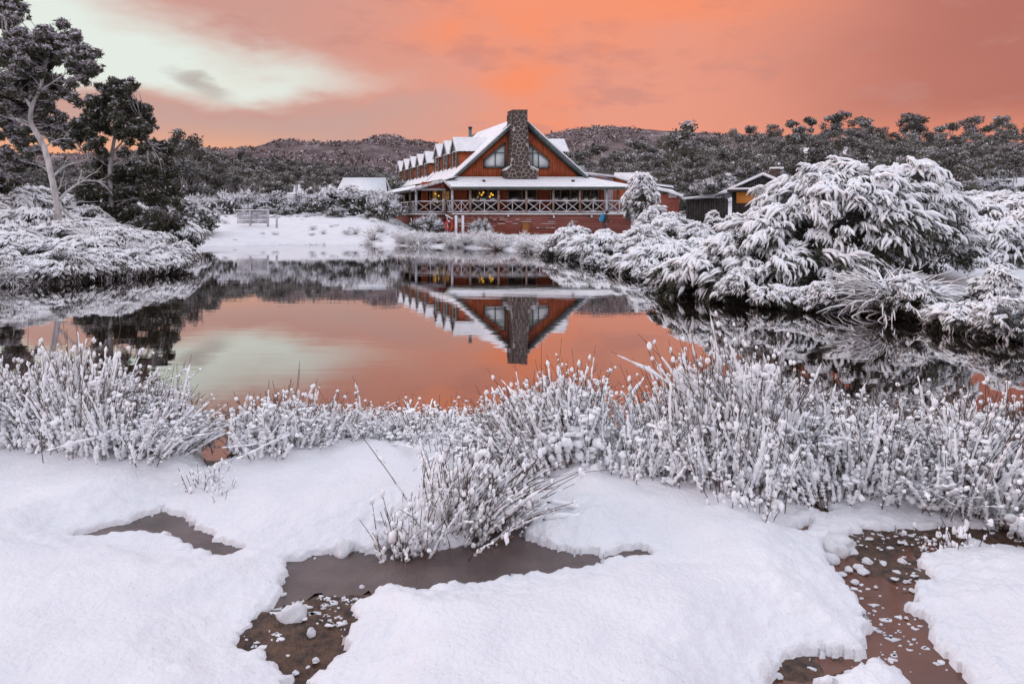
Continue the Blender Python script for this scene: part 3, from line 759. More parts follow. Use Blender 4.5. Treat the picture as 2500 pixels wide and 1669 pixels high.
ribbed(H(-HW, -OH, ZG), H(-HW, 11, ZG), H(0, 11, ZA), ridge_f, M['roof'], 'main_roof', 22)
ribbed(H(HW, 14, ZG), H(HW, -OH, ZG), ridge_f, H(0, 14, ZA), M['roof'], 'main_roof', 22)
ribbed(H(-HW, 11.01, ZG), H(-HW, VB, ZG), H(-.6, VB, ZA - .55), H(-.6, 11.01, ZA - .55), M['roof'], 'main_roof', 40)
ribbed(H(HW, VB, ZG), H(HW, 14.01, ZG), H(-.6, 14.01, ZA - .55), H(-.6, VB, ZA - .55), M['roof'], 'main_roof', 40)
mb = MB(); mb.slab([H(-HW, 11, ZG), H(0, 11, ZA), H(.0, 11, ZG)], np.array([0, .1, 0])); part(mb, 'step_gable', M['timber_red'])
mb = MB(); mb.slab([H(-HW, VB - .2, ZG), H(HW, VB - .2, ZG), H(-.6, VB - .2, ZA - .6)], np.array([0, .1, 0])); part(mb, 'back_gable', M['timber_red'])
# skirt roofs over the verandas
UE, VE, UEr, VEl = UA - .5, VF - .55, UR + .45, VA_ - .3
def zf(v): return ZG + (ZG - ZE) / -VE * v
def zs(u): return ZG + .277 * (u + HW)
ribbed(H(UL - .28, VE, zf(VE)), H(UEr, VE, zf(VE)), H(HW + .3, 0, ZG), H(-HW - .25, 0, ZG), M['roof_full'], 'skirt_roof', 60, .07)
vx = VEl
mb = MB(); mb.slab([H(UL - .28, VE, zf(VE)), H(-HW - .25, 0, ZG), H(UL - .28, VEl, zf(VEl))], np.array([0, 0, .085])); part(mb, 'skirt_corner', M['roof_full'])
ribbed(H(UE, VEl, zs(UE)), H(UE, VB, zs(UE)), H(-HW, VB, ZG + .004), H(-HW, VEl, ZG + .004), M['roof'], 'skirt_roof', 60, .06)
ribbed(H(UEr, 12, zf(VE)), H(UEr, VE, zf(VE)), H(HW + .0, -.02, ZG - .01), H(HW, 12, ZG - .01), M['roof_full'], 'skirt_roof', 30, .06)
def fascia(p, q, w, h, m='green_trim', name='fascia'):
    mb = MB(); mb.beam(p, q, w, h); part(mb, name, M[m])
fascia(H(UL - .3, VE - .03, zf(VE) - .02), H(UEr + .02, VE - .03, zf(VE) - .02), .05, .2)
fascia(H(UE + .0, VEl - .04, zs(UE) - .0), H(UL - .3, VEl - .04, zs(UL - .3) - .0), .06, .26, 'rail_frost')
fascia(H(UL - .31, VEl - .02, zs(UL - .3) + .0), H(UL - .31, VE - .02, zf(VE) + .0), .06, .2, 'rail_frost')
fascia(H(UE - .03, VEl, zs(UE) - .04), H(UE - .03, 30, zs(UE) - .04), .05, .16, 'green_metal')
for s_ in (-1, 1):
    e = H(s_ * (HW + .12), -OH - .04, ZG - .09); a = H(s_ * .02, -OH - .04, ZA + .02)
    mb = MB(); mb.beam(e, a, .07, .30, up=(0, -1, 0) if False else (0, 0, 1)); part(mb, 'bargeboard', M['green_metal'])
    mb = MB(); mb.beam(e + [0, -.005, .2], a + [0, -.005, .2], .16, .11); part(mb, 'bargeboard_snow', M['snow'])
mb = MB(); mb.box(-HW, HW, -OH + .02, -.02, ZG - .02, ZG + .05, f=H); part(mb, 'ledge_snow', M['snow'])

# --- dormers: each a part with roof, walls, window
def dormer(v, zp, ze, uf, ub, hw, side=-1, post_l=True):
    s_ = side
    mb = MB(); zr = lambda u: ZA - SL * abs(u)
    wv = hw - .28
    u0 = uf + .22 * -s_ * -1 if False else uf - s_ * .25
    mb.hexa([H(u0, v - wv, zr(u0) - .1), H(u0, v + wv, zr(u0) - .1), H(u0 - s_ * 3.2, v + wv, zr(u0) - .1), H(u0 - s_ * 3.2, v - wv, zr(u0) - .1),
             H(u0, v - wv, ze + .1), H(u0, v + wv, ze + .1), H(u0 - s_ * 3.2, v + wv, ze + .1), H(u0 - s_ * 3.2, v - wv, ze + .1)])
    d_ = part(mb, 'dormer', M['timber_red'])
    mb = MB()                                        # louvred gable end, boards stepped
    for k in range(6):
        f0, f1 = k / 6, (k + 1) / 6; z0 = ze + .12 + (zp - ze - .22) * f0; z1 = ze + .12 + (zp - ze - .22) * f1 - .01
        w0 = (hw - .12) * (1 - f0); w1 = max((hw - .12) * (1 - f1), .02)
        uu = uf - s_ * .16; mb.hexa([H(uu + s_ * .03, v - w0, z0), H(uu + s_ * .03, v + w0, z0), H(uu - s_ * .04, v + w0, z0), H(uu - s_ * .04, v - w0, z0), H(uu, v - w1, z1), H(uu, v + w1, z1), H(uu - s_ * .04, v + w1, z1), H(uu - s_ * .04, v - w1, z1)])
    part(mb, 'louvres', M['green_metal'], d_)
    mb = MB(); mb.box(min(u0 + s_ * .03, u0), max(u0 + s_ * .03, u0) , v - wv * .62, v + wv * .62, zr(u0) + .35, ze + .02, f=H); part(mb, 'window', M['pane'], d_)
    for sv in (-1, 1):
        mb = MB(); mb.beam(H(u0 + s_ * .05, v + sv * wv * .78, zr(u0) + .02), H(u0 + s_ * .05, v + sv * wv * .78, ze + .06), .13, .1, up=(0, 1, 0)); part(mb, 'window_post', M['timber_post'], d_)
        mb = MB(); mb.beam(H(uf - s_ * .1, v + sv * (wv + .03), zr(uf) - .05), H(uf - s_ * .1, v + sv * (wv + .03), ze + .03), .11, .11, up=(0, 1, 0)); part(mb, 'corner_post', M['green_trim'], d_)
    for sv in (-1, 1):
        e0, e1 = H(uf, v + sv * hw, ze), H(ub, v + sv * hw, ze); r0, r1 = H(uf, v, zp), H(ub, v, zp)
        nb = MB(); nn = 9; nr = unit(np.cross(e1 - e0, r0 - e0)); nr = nr if nr[2] > 0 else -nr
        V = []
        ts = []
        for k in range(nn):
            for a_, h_ in ((0, 0), (.74, 0), (.8, 1), (.95, 1)): ts.append(((k + a_) / nn, h_))
        ts.append((1, 0))
        for f in (0, .5, 1):
            for t_, h_ in ts: V.append(e0 + (e1 - e0) * t_ + (r0 - e0) * f + nr * (.07 + .03 * h_))
        nb.add(np.array(V), [grid_faces(3, len(ts))], 0)
        nb.add(np.array([e0, e1, r1, r0, e0 + nr * .07, e1 + nr * .07, r1 + nr * .07, r0 + nr * .07]), np.array([[3, 2, 1, 0], [0, 1, 5, 4], [1, 2, 6, 5], [2, 3, 7, 6], [3, 0, 4, 7]]), 1)
        part(nb, 'dormer_roof', [M['roof'], M['green_metal']], d_)
        nb = MB(); nb.beam(e0 + [0, 0, -.03], r0 + [0, 0, -.03], .09, .16, up=(0, 0, 1)); part(nb, 'bargeboard', M['rail_frost'], d_)
    mb = MB(); mb.beam(H(uf - s_ * .2, v - wv - .2, ze + .1), H(uf - s_ * .2, v + wv + .2, ze + .1), .1, .06); part(mb, 'sill_snow', M['snow'], d_)
for v in (3.23, 6.2, 9.25): dormer(v, 9.24, 7.82, -4.95, -1.2, 1.12)
for v in (12.5, 15.8, 19.1, 22.4, 25.7): dormer(v, 8.78, 7.45, -5.25, -1.6, 1.05)
dormer(4.7, 9.24, 7.9, 6.1, 1.2, 1.15, 1)

# --- chimney of dark rubble stone with pale joints
chim_prof = [(ZG - .12, -1.30, 1.62), (ZG + .55, -1.25, 1.60), (ZG + .85, -.88, .95), (ZG + 1.3, -.80, .86), (ZG + 2.6, -.72, .80), (ZG + 4.2, -.68, .70), (ZA + .55, -.62, .62)]
UC = upx(1265.5, -.6)
CV0, CV1 = -1.05, .35
zz = np.array([p[0] for p in chim_prof]); la = np.array([p[1] for p in chim_prof]); ra = np.array([p[2] for p in chim_prof])
mb = MB(); rows = []
for z in zz:
    l_, r_ = np.interp(z, zz, la), np.interp(z, zz, ra); i_ = .03
    rows.append([H(UC + l_ + i_, CV0 + i_, z), H(UC + r_ - i_, CV0 + i_, z), H(UC + r_ - i_, CV1, z), H(UC + l_ + i_, CV1, z)])
V = np.array(rows).reshape(-1, 3); F = []
for k in range(len(zz) - 1):
    for j in range(4): F.append([k * 4 + j, k * 4 + (j + 1) % 4, k * 4 + 4 + (j + 1) % 4, k * 4 + 4 + j])
mb.add(V, np.array(F)); mb.poly([p + [0, 0, -.001] for p in rows[-1]])
chim = part(mb, 'chimney', M['mortar'])
def clip(poly, a, b):               # keep the side of the bisector nearer to a
    m_ = (a + b) / 2; n_ = b - a; out = []
    for i in range(len(poly)):
        p, q = poly[i], poly[(i + 1) % len(poly)]; dp, dq = (p - m_) @ n_, (q - m_) @ n_
        if dp <= 0: out.append(p)
        if (dp < 0 < dq) or (dq < 0 < dp): out.append(p + (q - p) * dp / (dp - dq))
    return out
g = rs(12)
def stones(a0, a1, z0, z1, place, lim, step):
    pts = []
    for i, z in enumerate(np.arange(z0, z1, step * .8)):
        for a in np.arange(a0 + (step / 2 if i % 2 else 0), a1, step): pts.append((a + g.uniform(-.36, .36) * step, z + g.uniform(-.36, .36) * step))
    pts = np.array(pts)
    for i, p in enumerate(pts):
        lo_, hi_ = lim(p[1])
        if p[0] < lo_ - .02 or p[0] > hi_ + .02: continue
        poly = [p + np.array(o) * step for o in ((-1, -1), (1, -1), (1, 1), (-1, 1))]
        near = np.argsort(((pts - p) ** 2).sum(1))[1:12]
        for j in near: poly = clip(poly, p, pts[j])
        if len(poly) < 3: continue
        poly = [np.array([np.clip(q[0], *lim(np.clip(q[1], z0, z1))), np.clip(q[1], z0, z1)]) for q in poly]
        c = np.mean(poly, 0); n = len(poly)
        o_ = [c + (q - c) * (1 - .042 / max(np.linalg.norm(q - c), .07)) for q in poly]
        i_ = [c + (q - c) * .72 for q in o_]; dp = g.uniform(.04, .09)
        V = [place(*q, -.02) for q in o_] + [place(*q, dp * .6) for q in o_] + [place(*q, dp) for q in i_]
        F4 = [[k, (k + 1) % n, n + (k + 1) % n, n + k] for k in range(n)] + [[n + k, n + (k + 1) % n, 2 * n + (k + 1) % n, 2 * n + k] for k in range(n)]
        mb = MB(); mb.add(np.array(V), [np.array(F4), np.array([list(range(2 * n, 3 * n))])]); part(mb, 'stone', M['stone'], chim)
limf = lambda z: (np.interp(z, zz, la), np.interp(z, zz, ra))
stones(-1.45, 1.8, zz[0], zz[-1], lambda a, z, d_: H(UC + a, CV0 + .03 - d_, z), limf, .40)
stones(CV0, CV1, zz[0], zz[-1], lambda a, z, d_: H(UC + np.interp(z, zz, la) + .03 - d_, a, z), lambda z: (CV0, CV1), .36)
stones(CV0, CV1, ZG + 2.5, zz[-1], lambda a, z, d_: H(UC + np.interp(z, zz, ra) - .03 + d_, a, z), lambda z: (CV0, CV1), .36)
mb = MB(); mb.slab([H(UC - .66, CV0, zz[-1]), H(UC + .66, CV0, zz[-1]), H(UC + .66, CV1, zz[-1]), H(UC - .66, CV1, zz[-1])], (0, 0, .07)); part(mb, 'chimney_cap', M['stone'], chim)
for s_, a, b in ((-1, -1.27, -.90), (1, 1.62, .97)):
    mb = MB(); mb.slab([H(UC + a, CV0 - .06, ZG + .58), H(UC + b, CV0 - .06, ZG + .88), H(UC + b, CV1, ZG + .88), H(UC + a, CV1, ZG + .58)], (0, 0, .09)); part(mb, 'shoulder_snow', M['snow'], chim)

# --- flue, aerial, roof vents, lamps, door
p = A(1148, 333, 69.0); mb = MB(); mb.tube([p - [0, 0, .9], p + [0, 0, .75]], .17, 10); fl = part(mb, 'flue', M['green_metal'])
mb = MB(); mb.tube([p + [0, 0, .78], p + [0, 0, .95]], .22, 10); part(mb, 'flue_cap', M['dark_metal'], fl)
p = A(1182, 325, 70.0); mb = MB(); mb.tube([p - [0, 0, .8], p + [0, 0, 1.3]], .015, 4); part(mb, 'aerial', M['grey_metal'])
for px_ in (1181, 1399):
    v = -1.9; u = upx(px_, v); mb = MB(); mb.box(u - .11, u + .11, v - .1, v + .12, zf(v) + .05, zf(v) + .24, f=H); part(mb, 'roof_vent', M['dark_metal'])
for px_, py_ in ((1240, 527), (1351, 529.5), (1443, 528.5)):
    u = upx(px_, VF); z = zpx(py_, VF)
    mb = MB(); mb.tube([H(u, VF + .1, z), H(u, VF - .1, z - .02)], [.05, .05], 8); l_ = part(mb, 'wall_lamp', M['dark_metal'])
    mb = MB(); mb.tube([H(u, VF - .06, z + .02), H(u, VF - .15, z - .09)], [.09, .13], 10); part(mb, 'lamp_hood', M['chrome'], l_)
    mb = MB(); mb.tube([H(u, VF - .03, z + .07), H(u, VF - .12, z + .06)], [.06, .08], 8); part(mb, 'lamp_snow', M['snow'], l_)
p = H(UA + .12, VA_ - .06, 0); z = zpx(466, VA_)
mb = MB(); mb.tube([p + [0, 0, z], p + [-.14, -.2, z - .06]], [.07, .12], 8); l_ = part(mb, 'flood_lamp', M['chrome'])
u0, u1 = upx(1276, VF), upx(1294.5, VF); zt_, zb_ = zpx(543.5, VF), Z0 - .25
mb = MB(); mb.box(u0, u1, VF + .03, VF + .11, zb_, zt_, f=H); dr = part(mb, 'door', M['door_wood'])
mb = MB(); mb.box(u0 - .07, u0 - .002, VF + .02, VF + .115, zb_, zt_ + .07, f=H); mb.box(u1 + .002, u1 + .07, VF + .02, VF + .115, zb_, zt_ + .07, f=H); mb.box(u0 - .0, u1 + .0, VF + .02, VF + .115, zt_ + .002, zt_ + .07, f=H); part(mb, 'door_frame', M['timber_base'], dr)
mb = MB(); mb.tube([H(u1 - .09, VF + .03, zb_ + 1.0), H(u1 - .09, VF - .03, zb_ + 1.0)], .03, 8); part(mb, 'door_handle', M['chrome'], dr)
mb = MB(); mb.box(u0 - .1, u1 + .1, VF - .02, VF + .115, zt_ + .072, zt_ + .11, f=H); part(mb, 'lintel_snow', M['snow'], dr)

# ================================================================== other buildings
def thing_from(name, label, cat, parts, group=None):
    """parts: list of (name, MB, mats) in world coordinates; the empty stands at their base"""
    allv = np.vstack([np.vstack(p[1].V) for p in parts]); o = np.array([allv[:, 0].mean(), allv[:, 1].mean(), allv[:, 2].min()])
    e = empty(name, o); tag(e, label, cat, group); made = {}
    for p in parts:
        p[1].V = [np.asarray(v, float) - o for v in p[1].V]
        par = e if len(p) < 4 else made[p[3]]
        made[p[0]] = p[1].build(p[0], p[2], par)
    return e
# white roofed cabin behind the shrubs
Y = 78.0; a, b = A(838, 437, Y), A(941, 438, Y); zr_ = a[2]; x0, x1 = A(824, 462, Y)[0], A(957, 462, Y)[0]
mr = MB(); mr.slab([(x0, Y - 2.6, zr_ - 2.6), (x1, Y - 2.6, zr_ - 2.6), (b[0], Y, zr_), (a[0], Y, zr_)], (0, 0, .16)); mr.slab([(a[0], Y + .01, zr_), (b[0], Y + .01, zr_), (x1, Y + 2.6, zr_ - 2.6), (x0, Y + 2.6, zr_ - 2.6)], (0, 0, .16))
mw = MB(); mw.box(x0 + .5, x1 - .5, Y - 2, Y + 2, 1.2, zr_ - 2.2); mg = MB()
for s_, xa, xb in ((-1, a[0], x0), (1, b[0], x1)): mg.slab([(xa, Y, zr_ - .05), (xb + .3 * -s_, Y - 2.4, zr_ - 2.5), (xb + .3 * -s_, Y + 2.4, zr_ - 2.5)], (-s_ * .05, 0, 0))
thing_from('cabin', 'small cabin with plain white snow covered roof behind tall snowy shrubs', 'cabin', [('wall', mw, [M['timber_dark']]), ('roof', mr, [M['snow']]), ('gable', mg, [M['timber_dark']])])
# striped annexe beyond the lodge
Y = 80.0; p0, p1, p2 = A(1396, 417, Y), A(1497, 431, Y), A(1546, 447, Y)
mw = MB(); n = 26
for k in range(n):
    f0, f1 = k / n, (k + .55) / n
    xa, xb = p0[0] + (p1[0] - p0[0]) * f0, p0[0] + (p1[0] - p0[0]) * f1; zt_ = p0[2] + (p1[2] - p0[2]) * f0 - .15
    mw.box(xa, xb, Y - .12, Y, 2.5, zt_ - .1); mw.box(xb + .001, p0[0] + (p1[0] - p0[0]) * (k + 1) / n, Y - .05, Y, 2.5, zt_ - .12)
mc = MB(); mc.slab([(p1[0] + .01, Y - .1, 2.5), (p2[0], Y - .1, 2.5), (p2[0], Y - .1, p2[2] - .1), (p1[0] + .01, Y - .1, p1[2] - .1)], (0, 8, 0))
mr = MB(); mr.slab([(p0[0] - 2, Y - .4, p0[2] + .2 - .15), (p1[0], Y - .4, p1[2] - .1), (p1[0], Y + 6, p1[2] + .25), (p0[0] - 2, Y + 6, p0[2] + .6)], (0, 0, .22))
q0, q1, q2 = A(1500, 425, Y + 6), A(1573, 425, Y + 6), A(1605, 441, Y + 2)
mr2 = MB(); mr2.slab([(p1[0] + .02, Y - .3, p1[2] - .1), (p2[0] + .15, Y - .3, p2[2] - .08), tuple(q2), tuple(q1), tuple(q0)], (0, 0, .2))
mv = MB(); v0 = A(1408, 412, Y + 3); mv.box(v0[0] - .6, v0[0] + .9, Y + 2.6, Y + 3.6, v0[2] - .9, v0[2] + .35)
msn = MB(); s0 = A(1427, 428, Y - .2); s1 = A(1441, 435, Y - .2); msn.box(s0[0], s1[0], Y - .22, Y - .16, s1[2], s0[2])
M['pale_board'] = mat('pale_board', (.34, .27, .29), (.46, .38, .40), 3, .6)
thing_from('annexe', 'low annexe with striped red and pale wall and snow roof behind the lodge', 'annexe', [('striped_wall', mw, [M['pale_board']]), ('end_wall', mc, [M['timber_red']]), ('roof', mr, [M['snow']]), ('lean_to_roof', mr2, [M['snow']]), ('roof_unit', mv, [M['grey_metal']]), ('notice', msn, [M['dark_metal']])])
# red low shed with stepped snowy roofs
Y = 74.0; mw = MB(); x0, x1 = A(1598, 0, Y)[0], A(1665, 0, Y)[0]; mw.box(x0, x1 - .3, Y, Y + 4, 2, A(0, 474, Y)[2])
mr = MB(); mr.slab([tuple(A(1590, 462, Y - .4)), tuple(A(1630, 469, Y - .4)), tuple(A(1668, 482, Y - .4)), tuple(A(1668, 478, Y + 4.5)), tuple(A(1640, 462, Y + 4.5)), tuple(A(1590, 455, Y + 4.5))], (0, 0, .2))
mr2 = MB(); mr2.slab([tuple(A(1588, 459, Y + 4.6)), tuple(A(1644, 462, Y + 4.6)), tuple(A(1644, 457, Y + 8)), tuple(A(1588, 452, Y + 8))], (0, 0, .22))
mb2 = MB(); mb2.box(A(1632, 0, Y - .1)[0], A(1652, 0, Y - .1)[0], Y - .12, Y - .02, A(0, 483, Y)[2], A(0, 475, Y)[2])
thing_from('shed', 'low red shed with stepped snowy roof between the lodge and the dark cabin', 'shed', [('wall', mw, [M['timber_base']]), ('roof', mr, [M['snow']]), ('upper_roof', mr2, [M['snow']]), ('pink_panel', mb2, [M['pale_board']])])
# dark cabin with gable and low wing
Y = 58.0; ap = A(1826, 431, Y); le = A(1748, 466, Y); re = A(1905, 466, Y)
mw = MB(); n = 30
for k in range(n):
    xa = le[0] + .25 + (re[0] - le[0] - .5) * k / n; xb = le[0] + .25 + (re[0] - le[0] - .5) * (k + 1) / n - .015; o = .02 * (k % 2)
    za = lambda x: ap[2] - abs(x - ap[0]) * (ap[2] - le[2]) / (ap[0] - le[0]) - .08
    mw.hexa([(xa, Y + o, 1.0), (xb, Y + o, 1.0), (xb, Y + .2, 1.0), (xa, Y + .2, 1.0), (xa, Y + o, za(xa)), (xb, Y + o, za(xb)), (xb, Y + .2, za(xb)), (xa, Y + .2, za(xa))])
mbody = MB(); mbody.box(le[0] + .3, re[0] - .3, Y + .25, Y + 7, .9, le[2])
mr = MB(); mr.slab([tuple(le + [-.1, -.7, 0]), tuple(ap + [0, -.7, .08]), tuple(ap + [0, 7.5, .08]), tuple(le + [-.1, 7.5, 0])], (0, 0, .2)); mr2 = MB(); mr2.slab([tuple(ap + [.005, -.7, .08]), tuple(re + [.1, -.7, 0]), tuple(re + [.1, 7.5, 0]), tuple(ap + [.005, 7.5, .08])], (0, 0, .2))
mf = MB(); mf.box(le[0] - .1, re[0], Y - .9, Y - .02, le[2] - .12, le[2] + .08)
mfs = MB(); mfs.box(le[0] - .12, re[0], Y - .92, Y - .02, le[2] + .082, le[2] + .22)
mwin = MB(); w0, w1 = A(1766, 470, Y - .05), A(1818, 496, Y - .05); mwin.box(w0[0], w1[0], Y - .06, Y - .01, w1[2], w0[2])
wl0, wl1 = A(1655, 0, Y - 1)[0], le[0] - .15
mwing = MB(); mwing.box(wl0, wl1, Y - .75, Y + 3, .9, A(0, 484, Y)[2])
for k in range(16): mwing.box(wl0 + (wl1 - wl0) * k / 16, wl0 + (wl1 - wl0) * (k + .86) / 16, Y - .8 - .03 * (k % 2), Y - .752, .9, A(0, 484, Y)[2] - .02)
mwr = MB(); mwr.slab([tuple(A(1650, 486, Y - 1.3)), tuple(A(1722, 482, Y - 1.3)), tuple(A(1752, 468, Y - 1.3)), tuple(A(1752, 466, Y + 3.5)), tuple(A(1722, 478, Y + 3.5)), tuple(A(1650, 483, Y + 3.5))], (0, 0, .2))
mch = MB(); c0, c1 = A(1816, 0, Y + 3)[0], A(1838, 0, Y + 3)[0]; mch.box(c0, c1, Y + 2.6, Y + 3.4, ap[2] - .6, A(0, 415, Y + 3)[2])
mcs = MB(); mcs.box(c0 - .05, c1 + .3, Y + 2.55, Y + 3.45, A(0, 415, Y + 3)[2] + .001, A(0, 411, Y + 3)[2])
M['amber'] = emis('amber', (.42, .15, .03), .25)
dark_cabin = thing_from('cabin', 'dark stained timber cabin with gabled snowy roof, stone chimney and low wing', 'cabin',
  [('gable_wall', mw, [M['timber_dark']]), ('body', mbody, [M['timber_dark']]), ('roof', mr, [M['snow']]), ('roof_slope', mr2, [M['snow']]), ('porch_beam', mf, [M['timber_dark']]), ('porch_snow', mfs, [M['snow']]),
   ('window', mwin, [M['amber']]), ('wing_wall', mwing, [M['timber_dark']]), ('wing_roof', mwr, [M['snow']]), ('chimney', mch, [M['stone']]), ('chimney_snow', mcs, [M['snow']], 'chimney')])
dark_cabin.rotation_euler = (0, 0, R(-19)); dark_cabin.location.x += 1.15; dark_cabin.location.y -= .2

# ================================================================== vegetation
def gz(x, y): return float(G(np.array([float(x)]), np.array([float(y)]))[0])
def bez(p, q, bend, n=6):
    p = np.asarray(p, float); q = np.asarray(q, float); m_ = (p + q) / 2 + bend; t_ = np.linspace(0, 1, n)[:, None]
    return (1 - t_) ** 2 * p + 2 * t_ * (1 - t_) * m_ + t_ ** 2 * q
def crown(mb, clumps, g, n, L, Wd, snowf, droop=.6, flat=.75, ml=0, ms=1, snow_scale=1.0, shell=2.6):
    """leaf-sized faces spread through clumps (x,y,z,r); some carry snow on top"""
    clumps = np.asarray(clumps, float)
    for c in clumps:
        k = int(n * (c[3] / np.mean(clumps[:, 3])) ** 2) + 3
        o = rdir(g, k) * (g.rand(k) ** (1 / shell))[:, None] * [1, 1, flat] * (1 + .25 * g.normal(size=(k, 1)) * .6)
        P = c[:3] + o * c[3]
        D = unit(rdir(g, k) + [0, 0, -droop]); S = unit(np.cross(D, rdir(g, k)))
        l_ = L * g.uniform(.6, 1.4, k)
        sn = (g.rand(k) < snowf * g.uniform(.45, 1.5) * (.45 + 1.2 * np.clip(o[:, 2] + .15, -.3, .8)))
        mb.cards(P[~sn], D[~sn], S[~sn], l_[~sn], l_[~sn] * Wd, ml)
        if sn.any():
            q = int(sn.sum()); D2 = unit(rdir(g, q) * [1, 1, .45]); S2 = unit(np.cross(D2, unit(rdir(g, q) * [.5, .5, 1])))
            mb.cards(P[sn], D2, S2, l_[sn] * snow_scale, l_[sn] * Wd * snow_scale * 1.2, ms)

# ---------------------------------------------------------------- forest gums: a few kinds, many trees
def gum_proto(seed, Ht, kind):
    g = rs(seed); tr = MB(); lean = g.uniform(-.06, .06, 2) * Ht
    top = np.array([lean[0], lean[1], Ht * .72])
    spine = bez((0, 0, -.8), top, np.array([*g.uniform(-.06, .06, 2) * Ht, 0]), 9)
    tr.tube(spine, np.linspace(.022, .010, 9) * Ht, 6)
    cl = []
    nb = {'tall': 14, 'round': 20, 'umbrella': 13}[kind]
    for i in range(nb):
        f = g.uniform(.35, 1) if kind != 'umbrella' else g.uniform(.7, 1); b0 = spine[int(f * 8)]
        a = g.uniform(0, 6.28) + i * 2.4; rad = {'tall': .15, 'round': .24, 'umbrella': .20}[kind] * Ht * g.uniform(.35, 1.15)
        hz_ = {'tall': g.uniform(.28, 1.0), 'round': g.uniform(.14, .95), 'umbrella': g.uniform(.58, 1.0)}[kind] * Ht
        e = np.array([lean[0] * hz_ / Ht + rad * math.cos(a), lean[1] * hz_ / Ht + rad * math.sin(a), hz_])
        b0 = spine[min(8, max(2, int((hz_ / Ht - .18) / .72 * 8)))]
        tr.tube(bez(b0, e, np.array([0, 0, -.05 * Ht]), 5), np.linspace(.009, .003, 5) * Ht, 4)
        cl.append((*e, Ht * g.uniform(.07, .125) * (1.15 if kind == 'round' else 1)))
    cr = MB(); crown(cr, cl, g, 150, .040 * Ht, .62, .55, .35, .85 if kind == 'umbrella' else .7)
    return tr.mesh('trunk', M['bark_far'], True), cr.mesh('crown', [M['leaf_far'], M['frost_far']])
protos = [gum_proto(100 + i, 12, k) for i, k in enumerate(['tall', 'round', 'umbrella', 'tall', 'round', 'umbrella', 'round', 'tall'])]
LAB = {'tall': 'slender gum with narrow frosted crown', 'round': 'broad gum with dense frosted crown', 'umbrella': 'gum with bare trunk and flat crown'}
kinds = ['tall', 'round', 'umbrella', 'tall', 'round', 'umbrella', 'round', 'tall']
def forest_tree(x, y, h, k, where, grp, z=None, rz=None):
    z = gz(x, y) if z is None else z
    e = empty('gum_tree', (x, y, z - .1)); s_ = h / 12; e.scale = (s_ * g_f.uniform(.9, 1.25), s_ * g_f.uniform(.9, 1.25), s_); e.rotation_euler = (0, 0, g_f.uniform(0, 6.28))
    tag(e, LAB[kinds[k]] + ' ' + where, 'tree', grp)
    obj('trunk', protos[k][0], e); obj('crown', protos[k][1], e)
    return e
g_f = rs(77)
# right hand forest slope, tops follow the skyline in the photograph
sky_r = np.array([(1280, 372), (1320, 374), (1400, 372), (1470, 360), (1520, 352), (1560, 350), (1620, 342), (1650, 330), (1700, 335), (1760, 330), (1820, 322), (1880, 305), (1930, 285), (1970, 276), (2020, 290), (2060, 288), (2130, 282), (2170, 300), (2230, 287), (2300, 300), (2345, 292), (2420, 287), (2500, 298), (2620, 300), (2800, 300)])
cnt = 0
for row, Y0 in enumerate((205, 172, 142, 118, 98, 84)):
    step = 30 + 6 * row + (8 if row == 0 else 0)
    for px in np.arange(1290, 2680, step):
        px = px + g_f.uniform(-.5, .5) * step; Y = Y0 * g_f.uniform(.92, 1.08)
        if px < 1480 and row > 2: continue
        if row >= 4 and px < 1590: continue
        x = (px - 1250) / FPX * Y; z = gz(x, Y)
        ytop = np.interp(px, sky_r[:, 0], sky_r[:, 1]) + (g_f.uniform(-12, 14) if row == 0 else 16 + row * g_f.uniform(9, 20))
        zt = CAM_H + (HORY - ytop) / FPX * Y; h = zt - z
        h = float(np.clip(h, 5, 17))
        k = int(g_f.choice([2, 5, 0, 3, 7, 0, 1, 5] if row == 0 else [0, 1, 2, 3, 4, 5, 6, 7] if row < 2 else [0, 1, 3, 4, 6, 7, 1, 4]))
        wh = 'on the skyline of the right slope' if row == 0 else 'midway up the wooded right slope' if row < 4 else 'at the foot of the right slope'
        forest_tree(x, Y, h, k, wh, 'gum trees ' + wh, z); cnt += 1
# lone tall tree breaking the skyline
Y = 105; x = (1650 - 1250) / FPX * Y; z = gz(x, Y); e = forest_tree(x, Y, CAM_H + (HORY - 308) / FPX * Y - z, 2, '', '')
tag(e, 'tallest lone gum standing above the others right of the lodge', 'tree')
# left hand forest below the ridge
sky_l = np.array([(-100, 400), (120, 395), (300, 385), (380, 352), (425, 345), (470, 350), (520, 362), (560, 368), (640, 372), (700, 380), (760, 392), (850, 398), (940, 410), (1020, 418)])
for row, Y0 in enumerate((190, 150, 122, 100, 84)):
    step = 34 + 5 * row
    for px in np.arange(-60, 1010, step):
        px = px + g_f.uniform(-.5, .5) * step; Y = Y0 * g_f.uniform(.93, 1.07); x = (px - 1250) / FPX * Y; z = gz(x, Y)
        ytop = np.interp(px, sky_l[:, 0], sky_l[:, 1]) + row * g_f.uniform(3, 14) + g_f.uniform(-5, 9)
        h = float(np.clip(CAM_H + (HORY - ytop) / FPX * Y - z, 4.5, 15)); k = int(g_f.choice([0, 1, 3, 4, 6, 7, 1, 4, 2]))
        wh = 'on the skyline of the left wood' if row == 0 else 'inside the left wood' if row < 3 else 'at the front of the left wood'
        forest_tree(x, Y, h, k, wh, 'gum trees ' + wh, z)
for px, py, Y, k in ((458, 326, 108, 2), (432, 345, 112, 5)):
    x = (px - 1250) / FPX * Y; z = gz(x, Y); e = forest_tree(x, Y, CAM_H + (HORY - py) / FPX * Y - z, k, 'rising above the left wood', 'gums rising above the left wood', z)

